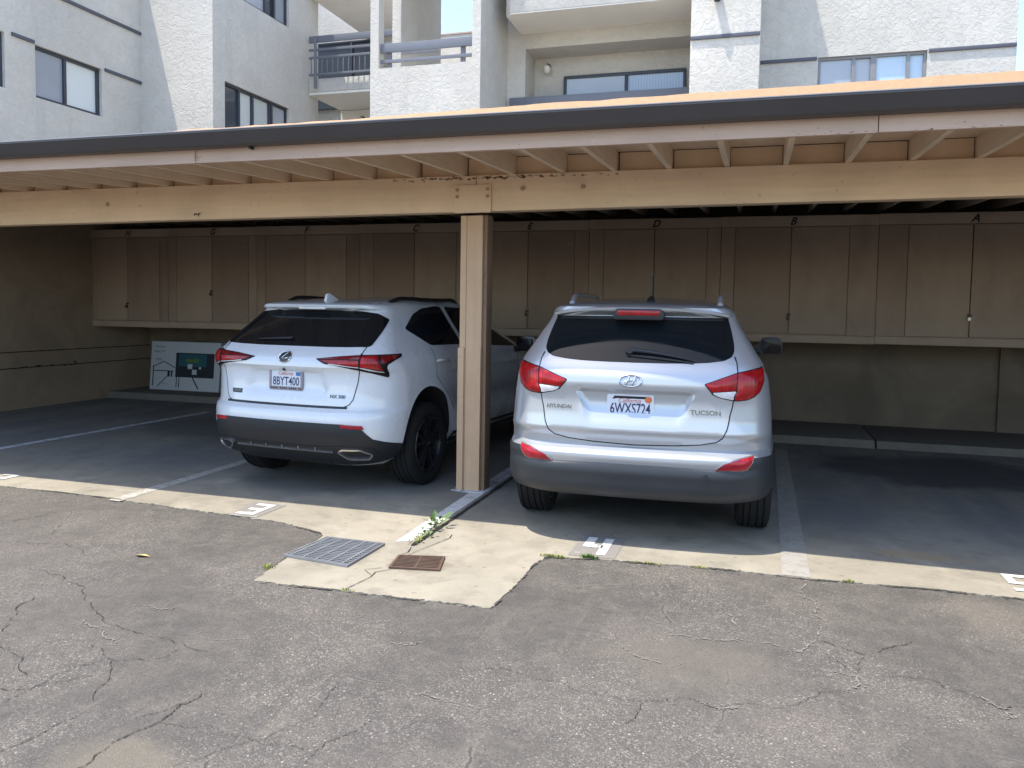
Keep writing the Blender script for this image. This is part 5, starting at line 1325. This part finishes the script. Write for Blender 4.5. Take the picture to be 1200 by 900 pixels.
# ------------------------------------------------------------------ white crossover
def build_white():
    S = CarSurface(WHITE_LEVELS, WHITE_FRONT, 2.3, (_white_recess,), (_white_flare,))
    root = thing('parked_car', 'white crossover with black wheels and angular red lamps, parked left of the post', 'car')
    car = Car(S, root); ry, fy = .885, 3.56; r = .358
    wells = [(.850, .378, .420, .490, 1), (.850, .378, .420, .490, -1), (fy, r + .02, .415, .43, 1), (fy, r + .02, .415, .43, -1)]
    body = car.body('body', [M['white'], M['well']], wells)
    sa = lambda y, z: float(S.s_of_y(y, z))
    h = [(0, .612), (.40, .613), (.575, .613), (.66, .606), (.722, .585), (.765, .54), (.815, .492), (.90, .468), (1.0, .448), (sa(.430, .432), .432)]
    lo = [(sa(.45, .33), .33), (.90, .30), (.70, .27), (.5, .255), (0, .25)]
    right = h + lo; poly = right + [(-s, z) for s, z in right[::-1]][1:-1]
    bump_ = car.patch(poly, 'rear_bumper', M['clad_dark'], off=.006, thick=.03, step=.03)
    # lower diffuser with bright bar and hexagonal exhaust tips
    dv = [(0, .425), (.45, .425), (.52, .438), (.80, .420), (.845, .38), (.80, .300), (.52, .30), (.47, .345), (0, .345)]
    poly = dv + [(-s, z) for s, z in dv[::-1]][1:-1]
    df = car.patch(poly, 'diffuser', M['black_plastic'], off=.011, step=.03)
    car.strip([(-.475, .386), (0, .388), (.475, .386)], .010, 'bright_bar', M['chrome'], off=.018, thick=.01)
    for k in range(5):
        s_ = -.32 + k * .16; car.strip([(s_, .394), (s_, .418)], .010, 'diffuser_fin', M['chrome_dull'], off=.016, parent=df)
    for sg in (1, -1):
        hx = [(.520, .390), (.556, .412), (.700, .412), (.785, .370), (.745, .336), (.590, .336)][::-1]
        hx = hx if sg > 0 else mirror_s(hx)
        car.patch(rounded(hx, .01, 3), 'exhaust_tip', M['black_plastic'], off=.014, step=.03)
        car.strip(resample(rounded(hx, .014, 4), .02), .013, 'exhaust_rim', M['chrome'], off=.024, closed=True, thick=.0)
        rf = [(.555, .613), (.735, .605), (.752, .575), (.565, .583)][::-1]; rf = rf if sg > 0 else mirror_s(rf)
        car.patch(rounded(rf, .006, 3), 'reflector', M['reflector'], off=.0085, dome=.002, step=.02)
    # tailgate
    gp = [(.690, 1.222), (.686, 1.183), (.684, 1.05), (.662, .93), (.644, .860), (.626, .80), (.600, .762), (.555, .743), (.3, .742), (0, .742)]
    car.patch(resample([(-.66, 1.222)] + [(-s, z) for s, z in gp[1:]] + [(s, z) for s, z in gp[::-1][1:-1]] + [(.66, 1.222)], .03), 'tailgate', M['white'], off=.0022, thick=.008, step=.026)
    car.strip(gp[:8], .0065, 'tailgate_gap', M['gap'], off=.0032); car.strip(mirror_s(gp[:8]), .0065, 'tailgate_gap', M['gap'], off=.0032)
    car.strip([(-.61, .738), (-.3, .736), (0, .736), (.3, .736), (.585, .738)], .019, 'tailgate_moulding', M['clad_dark'], off=.006)
    gl = [(.0, 1.212), (.35, 1.212), (.55, 1.216), (.700, 1.222), (.722, 1.235), (.735, 1.33), (.742, 1.436), (.60, 1.486), (.45, 1.504), (.20, 1.512), (0, 1.513)]
    poly = gl + [(-s, z) for s, z in gl[::-1]][1:-1]
    car.patch(rounded(poly, .014, 3), 'rear_window', M['glass'], off=.005, step=.03)
    # spoiler
    g = MB(); top = []; n_ = 41
    for i in range(n_):
        x = -.565 + 1.13 * i / (n_ - 1); q = abs(x) / .565; yb = .432 + .060 * q ** 2 + .20 * max(0, q - .70) / .30; zt = 1.564 - .060 * q ** 2.6
        top += [(x, yb + .22, zt + .006), (x, yb + .03, zt + .003), (x, yb, zt - .008), (x, yb + .008, zt - .024), (x, yb + .11, zt - .05), (x, yb + .22, zt - .05)]
    m = 6; fs = []
    for i in range(n_ - 1):
        for k in range(m): fs.append((i * m + k, (i + 1) * m + k, (i + 1) * m + (k + 1) % m, i * m + (k + 1) % m))
    fs += [tuple(range(m)), tuple(range((n_ - 1) * m, n_ * m))[::-1]]
    g.add(top, fs); sp = g.build('roof_spoiler', M['white'], root, smooth=True, angle=50)
    g = MB(); g.prism(rounded([(-.135, 1.518), (.135, 1.518), (.135, 1.536), (-.135, 1.536)], .006, 3), 'y', .4335, .46); g.build('high_brake_light', M['clear'], root, bevel=.003)
    for sg in (1, -1):
        fl = (lambda P_: P_) if sg > 0 else mirror_s
        out = [(.300, 1.120), (.50, 1.143), (.70, 1.160), (.90, 1.164), (1.083, 1.163), (1.086, 1.142), (.995, 1.116), (.925, 1.088), (.913, 1.070), (.918, .990), (.905, .982), (.682, 1.045), (.386, 1.084)][::-1]
        lamp = car.patch(fl(rounded(out, .008, 3)), 'tail_light', M['smoke'], off=.008, thick=.02, dome=.006, step=.024)
        a = rounded([(.697, 1.147), (.815, 1.152), (.872, 1.045), (.697, 1.068)][::-1], .008, 3)
        b = rounded([(.345, 1.110), (.684, 1.114), (.684, 1.072), (.43, 1.089)][::-1], .006, 3)
        c = rounded([(.345, 1.119), (.684, 1.150), (.684, 1.121), (.36, 1.116)][::-1], .003, 3)
        d = rounded([(.838, 1.150), (1.03, 1.153), (.99, 1.130), (.872, 1.092)][::-1], .006, 3)
        car.patch(fl(a), 'outer_lens', M['red'], off=.0155, dome=.006, step=.018, parent=lamp); car.patch(fl(b), 'inner_lens', M['red'], off=.0155, dome=.005, step=.018, parent=lamp)
        car.patch(fl(c), 'upper_lens', M['red2'], off=.0150, dome=.003, step=.02, parent=lamp); car.patch(fl(d), 'side_lens', M['red2'], off=.0150, dome=.002, step=.02, parent=lamp)
        car.strip([(.43, 1.083), (.684, 1.064), (.875, 1.032)] if sg > 0 else [(-.875, 1.032), (-.684, 1.064), (-.43, 1.083)], .006, 'lamp_edge', M['clear'], off=.016, parent=lamp)
        car.strip([(sg * .690, 1.162), (sg * .690, 1.045)], .007, 'lamp_gap', M['gap'], off=.0225, parent=lamp, thick=.01)
    # badges and plate
    cs = .004
    q0, n0 = car.at_sz(cs, 1.125)
    car.patch([(cs + .058 * math.cos(t), 1.125 + .040 * math.sin(t)) for t in np.linspace(0, 6.283, 30, endpoint=False)], 'oval_badge', M['letter_dark'], off=.006, dome=.003, step=.02)
    g = MB(); g.tube(car.ring(cs, 1.125, .058, .040, .005, '', None, lift=.008), .006, 8, cap=False); em = g.build('badge_ring', M['chrome'], root, smooth=True)
    g = MB(); pth = [tuple(car.at_sz(cs + u, 1.125 + v)[0] + n0 * .012) for u, v in ((.020, .030), (-.004, .006), (-.022, -.014), (-.005, -.017), (.030, -.012), (.042, -.004))]; g.tube(pth, [.004, .006, .006, .006, .005, .003], 8); g.build('badge_letter', M['chrome'], em, smooth=True)
    car.words('NX 300', .036, .497, .822, 'badge_lettering', M['letter_dark'], 1.15, bold=.0012)
    car.patch(rounded([(-.555, .806), (-.450, .806), (-.450, .842), (-.565, .842)], .005, 3), 'trim_badge', M['letter_dark'], off=.005, step=.03)
    car.words('F SPORT', .022, -.505, .824, 'badge_lettering', M['letter_metal'], 1.0, off=.0062)
    plate_part(car, cs - .015, .940, '8BYT400', root, frame='plate_frame', sticker='sticker_b', band=False, tilt=.03, lift=.014)
    g = MB(); q, nn = car.at_sz(-.01, 1.027); g.tube([tuple(q - nn * .01), tuple(q + nn * .012)], .014, 12); g.build('rear_camera', M['black_plastic'], root, smooth=True)
    # rear wiper resting on the glass
    g = MB(); pw = [tuple(car.at_sz(-.02 - .36 * t, 1.262 - .012 * t)[0] + car.at_sz(-.2, 1.26)[1] * (.02 - .006 * t)) for t in np.linspace(0, 1, 10)]; g.tube(pw, [.012 - .007 * t for t in np.linspace(0, 1, 10)], 8); g.build('wiper', M['black_plastic'], root, smooth=True)
    # roof rails, fin
    for sg in (1, -1):
        g = MB(); pth = []; rr = []
        for t in np.linspace(0, 1, 28):
            y_ = .80 + 1.75 * t; x_ = .535 + .045 * math.sin(math.pi * t) - .02 * t; lift = .040 * min(1, math.sin(math.pi * t) * 3.5) ** .8
            pth.append((sg * x_, y_, car.roof_z(x_, y_) + lift - .008)); rr.append(.018)
        g.tube(pth, rr, 10); g.build('roof_rail', M['black_plastic'], root, smooth=True)
    z0 = car.roof_z(0, .80); g = MB(); pr = [(.62, z0 - .02), (.645, z0 + .050), (.675, z0 + .060), (.80, z0 + .010), (.84, z0 - .01)]
    g.prism(pr, 'x', -.015, .015); g.build('shark_fin', M['white'], root, bevel=.010)
    w1 = [(.745, 1.362), (1.02, 1.485), (1.22, 1.535), (1.48, 1.555), (1.62, 1.555), (1.66, 1.20), (1.05, 1.212)]; w2 = [(1.74, 1.195), (1.70, 1.555), (2.1, 1.545), (2.35, 1.48), (3.02, 1.15), (2.9, 1.14)]
    common(car, root, ry, fy, r, .235, .795, M['rim_black'], M['glass2'], [w1, w2], 5, [[(1.70, .38), (1.70, 1.19)], [(1.02, 1.19), (1.0, .95), (1.10, .85), (1.30, .62)], [(2.90, .40), (2.95, 1.12)]], ([(1.34, .36), (3.10, .36)], .10))
    for sg in (1, -1):
        wing_mirror(root, sg * .90, 2.92, 1.16, sg, M['white'])
        for y_ in (1.14, 2.02):
            g = MB(); f = car.at_yz(sg); g.tube([tuple(f(y_ + d, 1.075)[0] + f(y_ + d, 1.075)[1] * l) for d, l in ((-.11, .0), (-.08, .026), (0, .034), (.08, .028), (.11, 0))], [.010, .015, .016, .014, .010], 8); g.build('door_handle', M['white'], root, smooth=True)
    root.location = (WHITE_POSE[0], WHITE_POSE[1], .006); root.rotation_euler = (0, 0, R(WHITE_POSE[2]))
    return root
build_silver(); build_white()
# ================================================================== CAMERA AND LIGHT
def rot(yaw, pitch, roll):
    cy, sy = math.cos(yaw), math.sin(yaw)
    f = np.array([-sy * math.cos(pitch), cy * math.cos(pitch), -math.sin(pitch)]); r = np.array([cy, sy, 0]); u = np.cross(r, f)
    return r * math.cos(roll) + u * math.sin(roll), -r * math.sin(roll) + u * math.cos(roll), f
cr_, cu_, cf_ = rot(R(16.99), R(3.40), R(.922))
cd = bpy.data.cameras.new('camera'); cam = link(bpy.data.objects.new('camera', cd))
cd.sensor_width = 36; cd.lens = 936.3 / 1200 * 36; cd.shift_y = -33.4 / 1200; cd.clip_start = .05; cd.clip_end = 1000
mw = Matrix.Identity(4)
for i in range(3): mw[i][0], mw[i][1], mw[i][2] = cr_[i], cu_[i], -cf_[i]
mw.translation = (0, 0, 1.56); cam.matrix_world = mw
scene.camera = cam

to_sun = Vector((-.25, -.196, 1)).normalized()
sl = bpy.data.lights.new('sun', 'SUN'); so = link(bpy.data.objects.new('sun', sl))
sl.energy = 2.2; sl.angle = R(.53); sl.color = (1., .93, .81)
so.rotation_euler = to_sun.to_track_quat('Z', 'Y').to_euler(); so.location = (-5, -4, 20)
w = bpy.data.worlds.new('World'); scene.world = w; w.use_nodes = True
nt = w.node_tree; nt.nodes.clear()
sky = nt.nodes.new('ShaderNodeTexSky'); sky.sky_type = 'NISHITA'; sky.sun_disc = False
sky.sun_elevation = math.asin(to_sun.z); sky.sun_rotation = math.atan2(to_sun.x, to_sun.y); sky.air_density = 1.0; sky.dust_density = 1.0; sky.ozone_density = 1.0
bg = nt.nodes.new('ShaderNodeBackground'); bg.inputs[1].default_value = .14
ow = nt.nodes.new('ShaderNodeOutputWorld'); hs = nt.nodes.new('ShaderNodeHueSaturation'); hs.inputs['Saturation'].default_value = 1.0   # hazy summer sky
nt.links.new(sky.outputs[0], hs.inputs['Color']); nt.links.new(hs.outputs[0], bg.inputs[0]); nt.links.new(bg.outputs[0], ow.inputs[0])
scene.view_settings.view_transform = 'Standard'; scene.view_settings.look = 'None'; scene.view_settings.gamma = 1; scene.view_settings.use_curve_mapping = False
scene.view_settings.exposure = 1.66
scene.render.engine = 'CYCLES'
scene.cycles.max_bounces = 8; scene.cycles.diffuse_bounces = 5; scene.cycles.glossy_bounces = 4
scene.cycles.use_denoising = True
